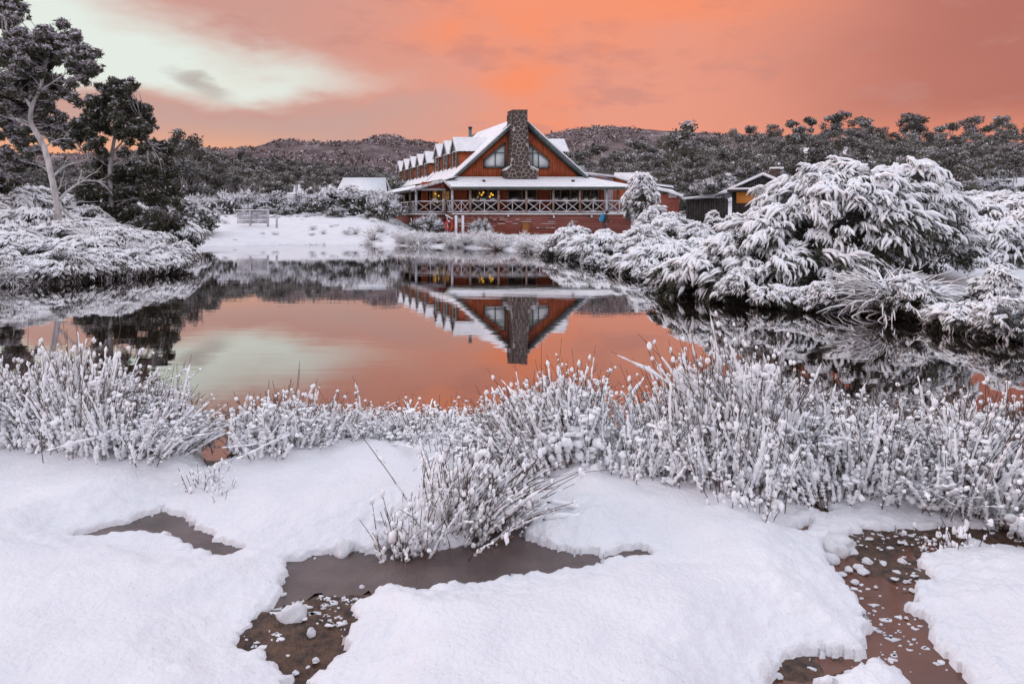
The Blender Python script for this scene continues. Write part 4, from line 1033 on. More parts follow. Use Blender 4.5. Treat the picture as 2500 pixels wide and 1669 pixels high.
# ---------------------------------------------------------------- snow laden tea tree sprays
def spray_proto(seed, snow=True):
    """a drooping spray one unit long: fingers of foliage, snow on their backs"""
    g = rs(seed); sn = MB(); lf = MB()
    for i in range(6):
        a = g.normal() * .30; L = g.uniform(.45, 1.0); t_ = np.linspace(0, 1, 5)
        b0 = np.array([.25 * g.rand(), g.normal() * .10, g.normal() * .05]); rise = g.uniform(.05, .2); wob = g.normal() * .10
        P = np.stack([b0[0] + t_ * L * math.cos(a), b0[1] + t_ * L * math.sin(a) + wob * np.sin(t_ * 3), b0[2] + rise * np.sin(t_ * 2.2) - g.uniform(.25, .6) * L * t_ ** 2.2], 1)
        if snow:
            r = .086 * np.array([.6, 1.0, 1.0, .8, .28]) * g.uniform(.6, 1.35) * (1 + .25 * g.normal(size=5))
            sn.tube(P + [0, 0, .03], np.abs(r), 4)
        k = 5 if snow else 13; tt = g.uniform(.2, 1.08, k)
        C = np.stack([np.interp(tt, t_, P[:, j]) for j in range(3)], 1) + g.normal(size=(k, 3)) * .045 + [0, 0, -.055 if snow else 0]
        D = unit(np.array([math.cos(a), math.sin(a), -.5]) + .6 * rdir(g, k)); S = unit(np.cross(D, rdir(g, k)))
        lf.cards(C, D, S, g.uniform(.16, .32, k), g.uniform(.04, .075, k))
        if i % 3 == 0: lf.tube(P[[0, 2, 3]] + [0, 0, -.02], .012, 3, cap=False)
    return (np.vstack(sn.V) if snow else None, sn.F if snow else None), (np.vstack(lf.V), lf.F)
SPR = [spray_proto(300 + i) for i in range(4)]; BARE = [spray_proto(320 + i, False) for i in range(3)]
def group_faces(F):
    return [np.vstack([f for f in F if f.shape[1] == k]) for k in sorted({f.shape[1] for f in F})]
SPR = [((a[0], group_faces(a[1])), (b[0], group_faces(b[1]))) for a, b in SPR]; BARE = [(None, (b[0], group_faces(b[1]))) for a, b in BARE]
def frame(D):
    up = np.array([0, 0, 1.0]); S = unit(np.cross(up, D)); Uq = np.cross(D, S); return np.stack([D, S, Uq], -1)
def spray_bush(ells, nb, per, slen, seed, zmin=.03, bias=0.0, core=4000, cl=.12, fwd=(0, 0, 0), snow_lo=.12):
    """ells: list of (cx,cy,cz,rx,ry,rz). returns crown mesh, stems mesh"""
    g = rs(seed); cr = MB(); ells = np.asarray(ells, float)
    w = (ells[:, 3] * ells[:, 5]); w /= w.sum(); P = []; N = []
    while len(P) < nb:
        e = ells[g.choice(len(ells), p=w)]; d_ = rdir(g, 1)[0]
        if d_[2] < -.45: continue
        p = e[:3] + d_ * e[3:] * (1 + .055 * g.normal())
        if p[2] < zmin: continue
        if any((((p - o[:3]) / o[3:]) ** 2).sum() < .80 for o in ells): continue
        if P and min(np.linalg.norm((np.array(P) - p), axis=1)) < slen * .42: continue
        P.append(p); N.append(unit(d_ / e[3:]))
        nb -= .0
        if len(P) > 3 and g.rand() < .002: nb -= 1
    P = np.array(P); N = np.array(N); zt = P[:, 2].max(); zb = P[:, 2].min()
    pos, dirs, sc_, sn = [], [], [], []
    for p, n in zip(P, N):
        oh = n * [1, 1, 0]; oh = oh / (np.linalg.norm(oh) + .25); s0 = slen * g.uniform(.75, 1.35)
        for k in range(per):
            d_ = unit(oh * .9 + rdir(g, 1)[0] * [.55, .55, .25] + np.array([0, 0, -.22 + .5 * max(n[2], 0) * .3]) + np.array(fwd))
            q = p + rdir(g, 1)[0] * s0 * [.5, .5, .3] - d_ * s0 * .35
            pr = np.clip(.12 + .62 * n[2] + .72 * (p[2] - zb) / (zt - zb + 1e-6) + .30 * max(-n[0], 0) + bias, snow_lo, .97)
            pos.append(q); dirs.append(d_); sc_.append(s0 * g.uniform(.6, 1.15)); sn.append(g.rand() < pr)
    pos = np.array(pos); M3 = frame(np.array(dirs)) * np.array(sc_)[:, None, None]; sn = np.array(sn); which = g.randint(0, 12, len(pos))
    for i in range(4):
        m_ = sn & (which % 4 == i)
        if m_.any(): cr.inst(SPR[i][0][0], SPR[i][0][1], pos[m_], M3[m_], 1); cr.inst(SPR[i][1][0], SPR[i][1][1], pos[m_], M3[m_], 0)
    for i in range(3):
        m_ = ~sn & (which % 3 == i)
        if m_.any(): cr.inst(BARE[i][1][0], BARE[i][1][1], pos[m_], M3[m_], 0)
    for e in ells:                                   # dark twiggy inside
        k = int(core * e[3] * e[5] / (ells[:, 3] * ells[:, 5]).sum()); C = e[:3] + rdir(g, k) * (g.rand(k, 1) ** .5) * .86 * e[3:]
        C = C[C[:, 2] > zmin]; D = rdir(g, len(C)); cr.cards(C, D, unit(np.cross(D, rdir(g, len(C)))), cl * g.uniform(.7, 1.8, len(C)), cl * g.uniform(.12, .5, len(C)), 0)
    st = MB()
    for e in ells:
        for k in range(9):
            d_ = rdir(g, 1)[0] * [1, 1, .6] + [0, 0, .35]; q = e[:3] + unit(d_) * e[3:] * .85; b0 = np.array([e[0] + g.normal() * .12 * e[3], e[1] + g.normal() * .12 * e[4], -.2])
            st.tube(bez(b0, q, np.array([0, 0, .15 * e[5]]), 6), np.linspace(.035, .008, 6) * max(.6, e[5] / 1.6), 5)
    return cr.mesh('crown', [M['needle'], M['snow_soft']], False), st.mesh('stems', M['twig'], True)
def bush_thing(name, label, cat, meshes, loc, scale=1, rz=0, group=None):
    e = empty(name, loc); e.scale = (scale,) * 3 if np.isscalar(scale) else scale; e.rotation_euler = (0, 0, rz); tag(e, label, cat, group)
    obj('crown', meshes[0], e); obj('stems', meshes[1], e); return e

# the great tea tree on the right bank
Yb = 14.6; mpp = Yb / FPX
bx0 = (2000 - 1250) * mpp; bc = np.array([bx0, Yb, 0])
def E(px, py, rx_, ry_, rz_, dY=0.0): q = A(px, py, Yb + dY); return (q[0] - bx0, dY, q[2], rx_, ry_, rz_)
ells = [E(2052, 568, 1.72, 1.7, 1.34), E(1930, 612, .72, 1.2, .90, -.2), E(1850, 612, .52, 1.0, .76, -.3), E(1785, 655, .62, 1.0, .55, -.4), E(1690, 682, .48, .8, .36, -.4), E(2205, 570, .9, 1.3, 1.40, .1), E(2265, 610, .45, .9, .7, .1), E(1900, 690, 1.0, .7, .55, -1.2), E(2040, 690, .9, .7, .55, -1.3), E(1790, 700, .6, .6, .40, -.9)]
big = spray_bush(ells, 335, 9, .36, 41, zmin=.02, core=16000, cl=.09, bias=.04, snow_lo=.18)
bush_thing('tea_tree', 'huge rounded tea tree bowed under thick snow on the right bank', 'bush', big, bc)
# the smaller ones share four shapes
BP = [spray_bush([(0, 0, .62, 1.0, .9, .75), (.7, .1, .45, .7, .7, .55), (-.75, -.1, .42, .7, .7, .5)], 60, 9, .36, 51, bias=.15, core=2500, cl=.09),
      spray_bush([(0, 0, .75, .9, .9, .85), (-.6, .2, .5, .6, .7, .6)], 52, 9, .36, 52, bias=.15, core=2500, cl=.09),
      spray_bush([(0, 0, .5, 1.2, .9, .55)], 46, 9, .40, 53, bias=.25, core=2000, cl=.09, fwd=(-.5, -.2, 0)),
      spray_bush([(0, 0, 1.0, .62, .6, 1.05), (0, 0, 1.8, .36, .36, .55)], 60, 8, .30, 54, bias=.1, core=2500, cl=.08)]
BH = [1.6, 1.85, 1.25, 2.5]
def put_bush(px, ybase, ytop, Y, k, label, rz=0, group='snowy bushes along the right bank', wide=1.0):
    x = (px - 1250) / FPX * Y; z = CAM_H - (ybase - HORY) / FPX * Y; h = (ybase - ytop) / FPX * Y; s_ = h / BH[k]
    return bush_thing('tea_tree', label, 'bush', BP[k], (x, Y, z), (s_ * wide, s_ * wide, s_), rz, group)
put_bush(1405, 640, 548, 29.5, 0, 'rounded snowy bush at the water edge below the lodge door', .4, None)
put_bush(1462, 648, 562, 27, 2, 'low arching snowy bush at the water edge beside the walker', .2, None)
put_bush(1572, 665, 548, 25, 1, 'tall arching snowy bush leaning over the water beside the great tea tree', 2.0, None)
put_bush(1610, 690, 590, 20, 2, 'low snowy bush touching the left foot of the great tea tree', .1, None)
for px, yb, yt, Y, k, rz in ((1478, 600, 556, 38, 0, 1), (1540, 610, 562, 36, 1, 3), (1615, 610, 528, 34, 0, 2), (1650, 620, 540, 31, 1, 5), (1640, 570, 515, 43, 0, 0), (1700, 610, 540, 30, 1, 2.2), (1745, 600, 510, 33, 3, 4), (1790, 600, 520, 36, 1, 1.2), (1690, 650, 575, 23, 2, .3), (1600, 560, 500, 47, 1, .5), (1850, 600, 540, 30, 0, .5)):
    put_bush(px, yb, yt, Y, k, 'snow covered bush in the thicket between the lodge and the great tea tree', rz, 'thicket beside the lodge')
put_bush(1568, 560, 415, 50, 3, 'upright snowy conifer like shrub against the lodge veranda corner', 0, None, .95)
for px, yb, yt, Y, k, rz, w_ in ((2440, 700, 530, 16.5, 0, .3, 1.0), (2520, 690, 505, 17, 1, 1.0, 1), (2370, 640, 540, 21, 2, 2, 1.2), (2400, 600, 490, 27, 0, 4, 1), (2480, 610, 485, 30, 1, 2, 1), (2330, 600, 490, 30, 1, .6, 1), (2600, 700, 500, 18, 0, 3, 1), (2370, 570, 480, 45, 0, 1, 1.2), (2430, 570, 470, 50, 1, 2, 1.3), (2490, 570, 470, 46, 0, 3, 1.3), (2400, 560, 465, 60, 1, 4, 1.4), (2470, 560, 462, 58, 0, 5, 1.4), (2540, 570, 465, 50, 1, .4, 1.3)):
    put_bush(px, yb, yt, Y, k, 'snowy bush behind the great tea tree at the end of the right bank', rz, 'bushes behind the great tea tree', w_)
put_bush(2425, 812, 640, 10.2, 3, 'upright frosted shrub near the tussock on the right bank', 1.0, None, 1.15)
put_bush(2470, 838, 745, 9.4, 2, 'low snowy bush drooping into the water on the right bank', .5, None, 1.1)
put_bush(2560, 850, 720, 9.3, 0, 'rounded snowy bush at the outer end of the right bank', 2.5, None, 1.0)

# ---------------------------------------------------------------- rounded frosted shrubs before the wood
def shrub_proto(seed, up=False):
    g = rs(seed); cl = []
    for i in range(26):
        d_ = rdir(g, 1)[0]; d_[2] = abs(d_[2]); r_ = g.uniform(.55, .95); cl.append((*(d_ * [1.0, .9, .95] * r_ + [0, 0, .25]), g.uniform(.20, .32)))
    cr = MB(); crown(cr, cl, g, 150, .095, .55, .62, -.5 if up else .1, .9, 0, 1, 1.25, 2.2)
    if up:
        k = 260; b = np.array(cl)[g.randint(0, 26, k)][:, :3]; D = unit(rdir(g, k) * .45 + [0, 0, 1]); cr.cards(b + D * .28, D, unit(np.cross(D, rdir(g, k))), g.uniform(.25, .5, k), np.full(k, .03), 1)
    st = MB()
    for i in range(8): st.tube(bez((g.normal() * .1, g.normal() * .1, -.15), np.array(cl[i][:3]), np.array([0, 0, .1]), 5), np.linspace(.03, .01, 5), 4)
    return cr.mesh('crown', [M['leaf'], M['frost']]), st.mesh('stems', M['twig'])
SP = [shrub_proto(60), shrub_proto(61, True), shrub_proto(62)]
def put_shrub(px, ybase, ytop, Y, k, label, group, wide=1.0, rz=0):
    x = (px - 1250) / FPX * Y; z = gz(x, Y); h = max((ybase - ytop) / FPX * Y, .3); zt = CAM_H - (ytop - HORY) / FPX * Y; h = max(zt - z, .4)
    e = empty('shrub', (x, Y, z - .05)); s_ = h / 1.25; e.scale = (s_ * wide * 1.1, s_ * wide * 1.1, s_); e.rotation_euler = (0, 0, rz); tag(e, label, 'shrub', group); obj('crown', SP[k][0], e); obj('stems', SP[k][1], e); return e
gs = rs(90)
for i in range(16):
    put_shrub(455 + i * 34, 520, 488 - gs.uniform(0, 14), gs.uniform(70, 82), i % 3, 'frosted shrub filling the edge of the left wood behind the hedge', 'shrubs behind the hedge', 1.6, gs.uniform(0, 6))
for px, yb, yt, Y, k, w_ in ((500, 528, 482, 63, 0, 1.1), (555, 532, 470, 62, 1, 1.1), (610, 525, 468, 64, 1, 1.2), (665, 525, 465, 66, 0, 1.3), (720, 528, 470, 64, 1, 1.1), (765, 530, 475, 62, 0, 1), (815, 530, 450, 61, 2, 1.1), (870, 532, 452, 60, 0, 1.15), (925, 535, 455, 61, 2, 1.0), (640, 520, 475, 70, 2, 1.4), (580, 520, 472, 72, 0, 1.4), (750, 520, 470, 70, 2, 1.3), (700, 535, 500, 59, 0, .9), (650, 535, 498, 60, 2, 1)):
    put_shrub(px, yb, yt, Y, k, 'frosted shrub in the hedge in front of the left wood', 'hedge of frosted shrubs', w_, gs.uniform(0, 6))
put_shrub(938, 548, 470, 56.5, 1, 'spiky frosted shrub against the left corner of the lodge', None, .8)
put_shrub(822, 540, 500, 57, 0, 'small round frosted shrub in front of the hedge', None, 1.0)
put_shrub(470, 548, 490, 46, 0, 'low frosted shrub on a bare stem at the left shore', None, .9)
put_shrub(1045, 560, 523, 56.5, 1, 'frosted shrub growing against the lodge base wall', None, 1.1)
for px in (1165, 1180): put_shrub(px, 566, 535, 55.5, 1, 'thin frosted seedhead shrub by the lodge wall', 'seedhead shrubs by the lodge wall', .7)
for px, yt in ((440, 470), (400, 500), (360, 510), (445, 525), (1395, 540)): put_shrub(px, 580, yt, 44 if px < 1000 else 54, 2 if px < 1000 else 1, 'frosted shrub at the water side', 'frosted waterside shrubs', 1.0 if px < 1000 else .4, px)

for i in range(70):
    Y = gs.uniform(66, 150); px = gs.uniform(1880, 2640) if i < 50 else gs.uniform(1600, 1900); Y = Y if i < 50 else gs.uniform(85, 150); x = (px - 1250) / FPX * Y; z = gz(x, Y)
    e = empty('shrub', (x, Y, z - .1)); s_ = gs.uniform(1.4, 2.6); e.scale = (s_ * 1.3, s_ * 1.3, s_); e.rotation_euler = (0, 0, gs.uniform(0, 6)); tag(e, 'frosted understorey shrub beneath the gums of the right slope', 'shrub', 'understorey of the right slope'); obj('crown', SP[i % 3][0], e); obj('stems', SP[i % 3][1], e)

# ---------------------------------------------------------------- the two gums on the left bank
def hero_gum(name, label, Y, trunk, limbs, clumps, g, n, L, snowf, r0, groundz=None):
    to = lambda p, r=0: A(p[0], p[1], Y + (p[2] if len(p) > 2 else 0))
    tp = np.array([to(p) for p in trunk]); base = tp[0].copy()
    e = empty(name, base); tag(e, label, 'tree')
    tr = MB(); k = len(tp); rr = np.interp(np.linspace(0, 1, k), [0, .08, .5, 1], [1.35, 1, .72, .4]) * r0
    # smooth the traced line
    tt = np.linspace(0, k - 1, k * 4); tps = np.stack([np.interp(tt, range(k), tp[:, j]) for j in range(3)], 1)
    for _ in range(3): tps[1:-1] = (tps[:-2] + 2 * tps[1:-1] + tps[2:]) / 4
    tr.tube(tps - base, np.interp(tt, range(k), rr), 9)
    skel_l = []
    for l_ in limbs:
        w0 = l_[0]; q = np.array([to(p) for p in l_[1:]]); k2 = len(q); t2 = np.linspace(0, k2 - 1, k2 * 3); qs = np.stack([np.interp(t2, range(k2), q[:, j]) for j in range(3)], 1)
        for _ in range(2): qs[1:-1] = (qs[:-2] + 2 * qs[1:-1] + qs[2:]) / 4
        tr.tube(qs - base, np.linspace(w0, w0 * .25, len(qs)), 6); skel_l.append(qs)
        for j in range(3 if w0 < .05 else 5):                              # side twigs
            i = g.randint(len(qs) // 3, len(qs) - 1); d_ = unit(unit(qs[i] - qs[i - 1]) + .9 * rdir(g, 1)[0]); tr.tube(bez(qs[i], qs[i] + d_ * g.uniform(.25, .7), rdir(g, 1)[0] * .08, 5) - base, np.linspace(w0 * .3, .006, 5), 4)
    tr.build('trunk', [M['bark_pale']], e, True); skel = np.vstack([tps] + skel_l) - base
    cl = [(*(A(c[0], c[1], Y + (c[3] if len(c) > 3 else 0) + g.normal() * .5) - base), c[2] * Y / FPX) for c in clumps]
    sub = []
    for c in cl:                                                           # break each mass into tufts
        for j in range(15): sub.append((*(np.array(c[:3]) + rdir(g, 1)[0] * c[3] * g.uniform(.25, 1.12) * [1, 1, .85]), c[3] * g.uniform(.20, .40)))
    cr = MB(); crown(cr, sub, g, n, L, .27, snowf, .8, .85, 0, 1, 1.0, 1.7)
    cr.build('crown', [M['leaf_gum'], M['frost_gum']], e)
    tw = MB()
    for c in sub[::2]: 
        c = np.array(c[:3]); i = np.argmin(((skel - c + [0, 0, .35]) ** 2).sum(1)); dd_ = np.linalg.norm(skel[i] - c)
        if dd_ < 2.2: tw.tube(bez(skel[i], c, rdir(g, 1)[0] * .25 * dd_, 6), np.linspace(.022, .006, 6), 4)
    tw.build('branches', [M['bark_pale']], e, True)
    return e
M['frost_gum'] = mat('frost_gum', (.34, .31, .33), (.70, .67, .71), 3, .7, spec=.15)
g = rs(15)
hero_gum('gum_tree', 'tall pale trunked gum with crooked bare lower limbs on the left bank', 24.0,
  [(140, 592), (142, 560), (143, 519), (133, 464), (122, 413), (110, 363), (90, 326), (72, 298), (77, 257), (94, 228), (104, 195), (112, 150), (120, 110)],
  [(.07, (77, 262), (66, 245), (52, 225), (40, 190), (25, 150), (20, 90, 1), (10, 40, 1)), (.045, (131, 430), (145, 415), (165, 402), (190, 396), (218, 386)),
   (.05, (146, 487), (165, 465), (188, 450), (205, 440), (232, 441), (258, 444)), (.03, (188, 452), (197, 430), (200, 415)), (.03, (196, 446), (215, 430), (235, 420)), (.05, (146, 505), (160, 520), (180, 538), (205, 552), (240, 572)), (.03, (150, 508), (175, 500), (200, 490)),
   (.04, (72, 300), (50, 290), (20, 288), (-30, 270)), (.035, (80, 310), (50, 298), (10, 270), (-30, 255)), (.03, (125, 430), (110, 410), (85, 400)), (.028, (137, 470), (148, 455), (150, 445)), (.03, (108, 360), (130, 345), (150, 338), (175, 340)), (.04, (100, 220), (130, 200), (160, 180), (190, 160))],
  [(5, 10, 45, 2), (20, 60, 48, 1.5), (10, 110, 55), (75, 90, 48), (60, 140, 55), (110, 120, 50), (150, 95, 44), (170, 130, 46), (205, 135, 36), (195, 175, 34), (120, 175, 50), (30, 180, 60), (75, 200, 50), (140, 215, 42), (15, 240, 55), (60, 260, 42, 1), (115, 265, 44, 1.5), (20, 310, 50, 2), (130, 300, 42, 2), (60, 340, 50, 3), (5, 390, 50, 3), (45, 410, 46, 3.5), (90, 300, 36, 2), (140, 340, 34, 2.5), (0, 450, 50, 4), (230, 165, 22), (175, 100, 30), (40, 20, 30), (95, 150, 45, 1)], g, 190, .18, .85, .115)
hero_gum('gum_tree', 'dark rounded gum with low foliage standing behind the pale trunked gum', 31.0,
  [(272, 585), (272, 520), (270, 450), (268, 410), (274, 370), (280, 335), (284, 290), (282, 240)],
  [(.05, (276, 372), (300, 345), (325, 315), (345, 290)), (.05, (272, 390), (250, 355), (225, 325), (205, 305)), (.05, (272, 405), (300, 392), (330, 370), (365, 355)), (.04, (270, 410), (235, 385), (200, 370)), (.04, (280, 335), (262, 300), (245, 270))],
  [(283, 212, 30), (265, 240, 40), (305, 240, 40), (240, 268, 42), (285, 275, 46), (330, 275, 40), (348, 300, 30), (205, 300, 40), (250, 305, 40), (305, 310, 40), (185, 330, 38), (220, 340, 32), (340, 325, 26), (360, 300, 22),
   (372, 352, 24), (400, 362, 22), (350, 360, 18), (250, 375, 20), (300, 375, 18),
   (310, 420, 44), (360, 405, 38), (400, 410, 36), (260, 430, 46), (225, 470, 50), (290, 480, 55), (350, 470, 55), (405, 460, 40), (240, 530, 52), (300, 545, 55), (360, 540, 55), (400, 520, 44), (430, 545, 30), (318, 215, 22), (250, 215, 22)], g, 190, .19, .32, .12)
# frosted undergrowth on the left bank
for px, yb, yt, Y, k, rz in ((20, 590, 440, 29, 0, 1), (80, 590, 455, 30, 1, 2), (150, 595, 470, 31, 0, 3), (215, 600, 500, 30, 1, 4), (60, 600, 500, 25, 2, 1), (-40, 600, 470, 26, 1, 2), (180, 600, 520, 27.5, 2, 5), (330, 615, 520, 33, 0, 2.4), (395, 612, 530, 36, 2, 1), (425, 610, 560, 37, 2, 3), (-120, 600, 440, 30, 0, 3)):
    put_bush(px, yb, yt, Y, k, 'dusky frosted bush crowding the foot of the left bank gums', rz, 'undergrowth beneath the left gums')

# ---------------------------------------------------------------- tussocks: fountains of snow covered blades
def tussock_proto(seed, n=130, up=.5, snow=.75, r=.018):
    g = rs(seed); bl = MB(); sn = MB()
    for i in range(n):
        a = g.uniform(0, 6.283); sp = min(abs(g.normal()) * .36 + .05, .62); L = g.uniform(.6, 1.05); b0 = np.array([g.normal() * .10, g.normal() * .10, -.05])
        t_ = np.linspace(0, 1, 6); o = np.array([math.cos(a), math.sin(a)])
        th0 = R(np.clip(88 - abs(g.normal()) * 30, 22, 90)); bend = R(30 + 95 * (1 - up)) * g.uniform(.6, 1.2); tf = np.linspace(0, 1, 26); th = th0 - bend * tf ** 1.3
        cx = np.concatenate([[0], np.cumsum(np.cos(th))[:-1]]) / 26 * L; cz = np.concatenate([[0], np.cumsum(np.sin(th))[:-1]]) / 26 * L
        cx, cz = np.interp(t_, tf, cx), np.interp(t_, tf, cz)
        P = np.stack([b0[0] + o[0] * cx, b0[1] + o[1] * cx, -.05 + cz], 1)
        bl.tube(P, np.linspace(.008, .003, 6), 3, cap=False)
        if g.rand() < snow: sn.tube(P[1:] + [0, 0, .012], r * np.array([.7, 1.1, 1.1, .9, .35]) * g.uniform(.6, 1.4), 5)
    return bl.mesh('blades', M['stem']), sn.mesh('snow', M['snow_soft'], True)
TP = [tussock_proto(70), tussock_proto(71, 120, .25, .9, .026), tussock_proto(72, 110, .85, .55, .014), tussock_proto(73, 420, .36, .92, .0105)]
def put_tussock(x, y, z, h, k, label, group, rz=0, wide=1.0):
    e = empty('tussock', (x, y, z)); e.scale = (h * wide, h * wide, h); e.rotation_euler = (0, 0, rz); tag(e, label, 'tussock', group); tag(obj('blades', TP[k][0], e), kind='stuff'); tag(obj('snow', TP[k][1], e), kind='stuff'); return e
gt = rs(33)
q = U(2205, 762, .1); put_tussock(q[0], q[1] + .35, .05, 1.05, 3, 'big snow laden tussock fountain spilling towards the water on the right bank', None, 0, 1.25)
q = U(2130, 752, .1); put_tussock(q[0], q[1] + .3, .10, .8, 1, 'small tussock between the great tea tree and the big tussock fountain', None, 1, 1.2)
q = U(2300, 770, .1); put_tussock(q[0], q[1] + .4, .15, .75, 1, 'small tussock between the big tussock fountain and the upright frosted shrub', None, 2, 1.2)
# the left bank is matted with them
n = 0
while n < 150:
    X_ = gt.uniform(-21, -8.5); Y_ = gt.uniform(15.5, 37)
    d0 = seg_dist(np.array([[X_, Y_]]), POND)[0]
    if d0 < .12 or X_ / Y_ < -.80: continue
    if d0 > 5 and gt.rand() < .6: continue
    put_tussock(X_, Y_, gz(X_, Y_) - .03, gt.uniform(.5, .9), int(gt.choice([0, 1, 1, 3])), 'snow matted tussock on the left bank', 'tussocks matting the left bank', gt.uniform(0, 6), gt.uniform(.8, 1.1)); n += 1
    if n % 3 == 0:
        X_ += gt.uniform(-.5, .5); Y_ += gt.uniform(-.4, .4)
        if seg_dist(np.array([[X_, Y_]]), POND)[0] > .35:
            s_ = gt.uniform(.35, .6); bush_thing('tea_tree', 'low shaggy snow matted bush among the left bank tussocks', 'bush', BP[int(gt.choice([0, 2, 2]))], (X_, Y_, gz(X_, Y_) - .05), (s_ * 1.2, s_ * 1.2, s_), gt.uniform(0, 6), 'shaggy bushes matting the left bank')
# edge fringe leaning over the water
for px, py in zip(np.linspace(0, 415, 34), np.interp(np.linspace(0, 415, 34), [0, 100, 200, 300, 380, 419], [700, 694, 686, 679, 669, 660])):
    q = U(px, py - 1.5, .02); put_tussock(q[0], q[1] + .15, .05, gt.uniform(.4, .6), int(gt.choice([1, 3])), 'snow matted tussock on the left bank', 'tussocks matting the left bank', gt.uniform(0, 6), 1.0)
    s_ = gt.uniform(.3, .5); bush_thing('tea_tree', 'low shaggy snow matted bush among the left bank tussocks', 'bush', BP[int(gt.choice([0, 1, 2]))], (q[0] + gt.uniform(-.3, .3), q[1] + .55, .02), s_, gt.uniform(0, 6), 'shaggy bushes matting the left bank')
# far shore tufts
for px, py, h, k in ((488, 606, .55, 2), (575, 600, .55, 2), (590, 596, .6, 0), (612, 595, .6, 0), (632, 594, .6, 0), (560, 596, .5, 0), (598, 575, .5, 2), (725, 568, .45, 2), (690, 592, .5, 2), (712, 593, .45, 2), (760, 592, .6, 0), (785, 592, .6, 2), (800, 575, .8, 2), (770, 570, .6, 0), (845, 588, .5, 0), (868, 588, .55, 2), (910, 590, .9, 2), (930, 585, .8, 0), (900, 592, .7, 2), (1030, 598, 1.25, 2), (640, 560, .4, 2), (553, 560, .35, 0), (940, 560, .5, 2), (1000, 545, .5, 0), (965, 540, .5, 2)):
    q = U(px, py, .15); put_tussock(q[0], q[1], gz(q[0], q[1]) - .05, h * 1.25, k, 'dry frosted rush tuft on the far shore', 'rush tufts on the far shore', gt.uniform(0, 6), .9)
for i in range(75):
    px = gt.uniform(455, 1010); py = gt.uniform(543, 599); q = U(px, py, np.interp(py, [540, 600], [1.0, .1]))
    Y_ = float(np.clip(q[1], 40, 57)); X_ = (px - 1250) / FPX * Y_
    if seg_dist(np.array([[X_, Y_]]), POND)[0] < .2: continue
    put_tussock(X_, Y_, gz(X_, Y_) - .06, gt.uniform(.25, .6), int(gt.choice([2, 2, 0, 1])), 'dry frosted rush tuft on the far shore', 'rush tufts on the far shore', gt.uniform(0, 6), 1.0)
for i in range(95):
    px = gt.uniform(960, 1350); py = np.interp(px, [960, 1000, 1100, 1200, 1300, 1350], [598, 600, 603, 607, 615, 622]) - abs(gt.normal()) * 5 - 1; q = U(px, py, .1)
    put_tussock(q[0], q[1] + gt.uniform(0, 2.5), max(gz(q[0], q[1] + 1), .02), gt.uniform(.45, .85), int(gt.choice([1, 3, 0, 2])), 'low snow cushioned tussock on the shore below the lodge', 'tussocks below the lodge', gt.uniform(0, 6), 1.0)
for px, py in ((1640, 702), (1700, 716), (1770, 728), (1830, 740), (1900, 748), (1970, 754), (2040, 758), (1580, 680), (1520, 664), (1460, 650), (2350, 800), (2440, 818), (2500, 832), (2250, 782)):
    q = U(px, py, .05); s_ = gt.uniform(.26, .42); bush_thing('tea_tree', 'small shaggy bush at the waterline under the right bank bushes', 'bush', BP[int(gt.choice([0, 1, 2]))], (q[0], q[1] + .3, .0), s_, gt.uniform(0, 6), 'shaggy bushes at the right waterline')

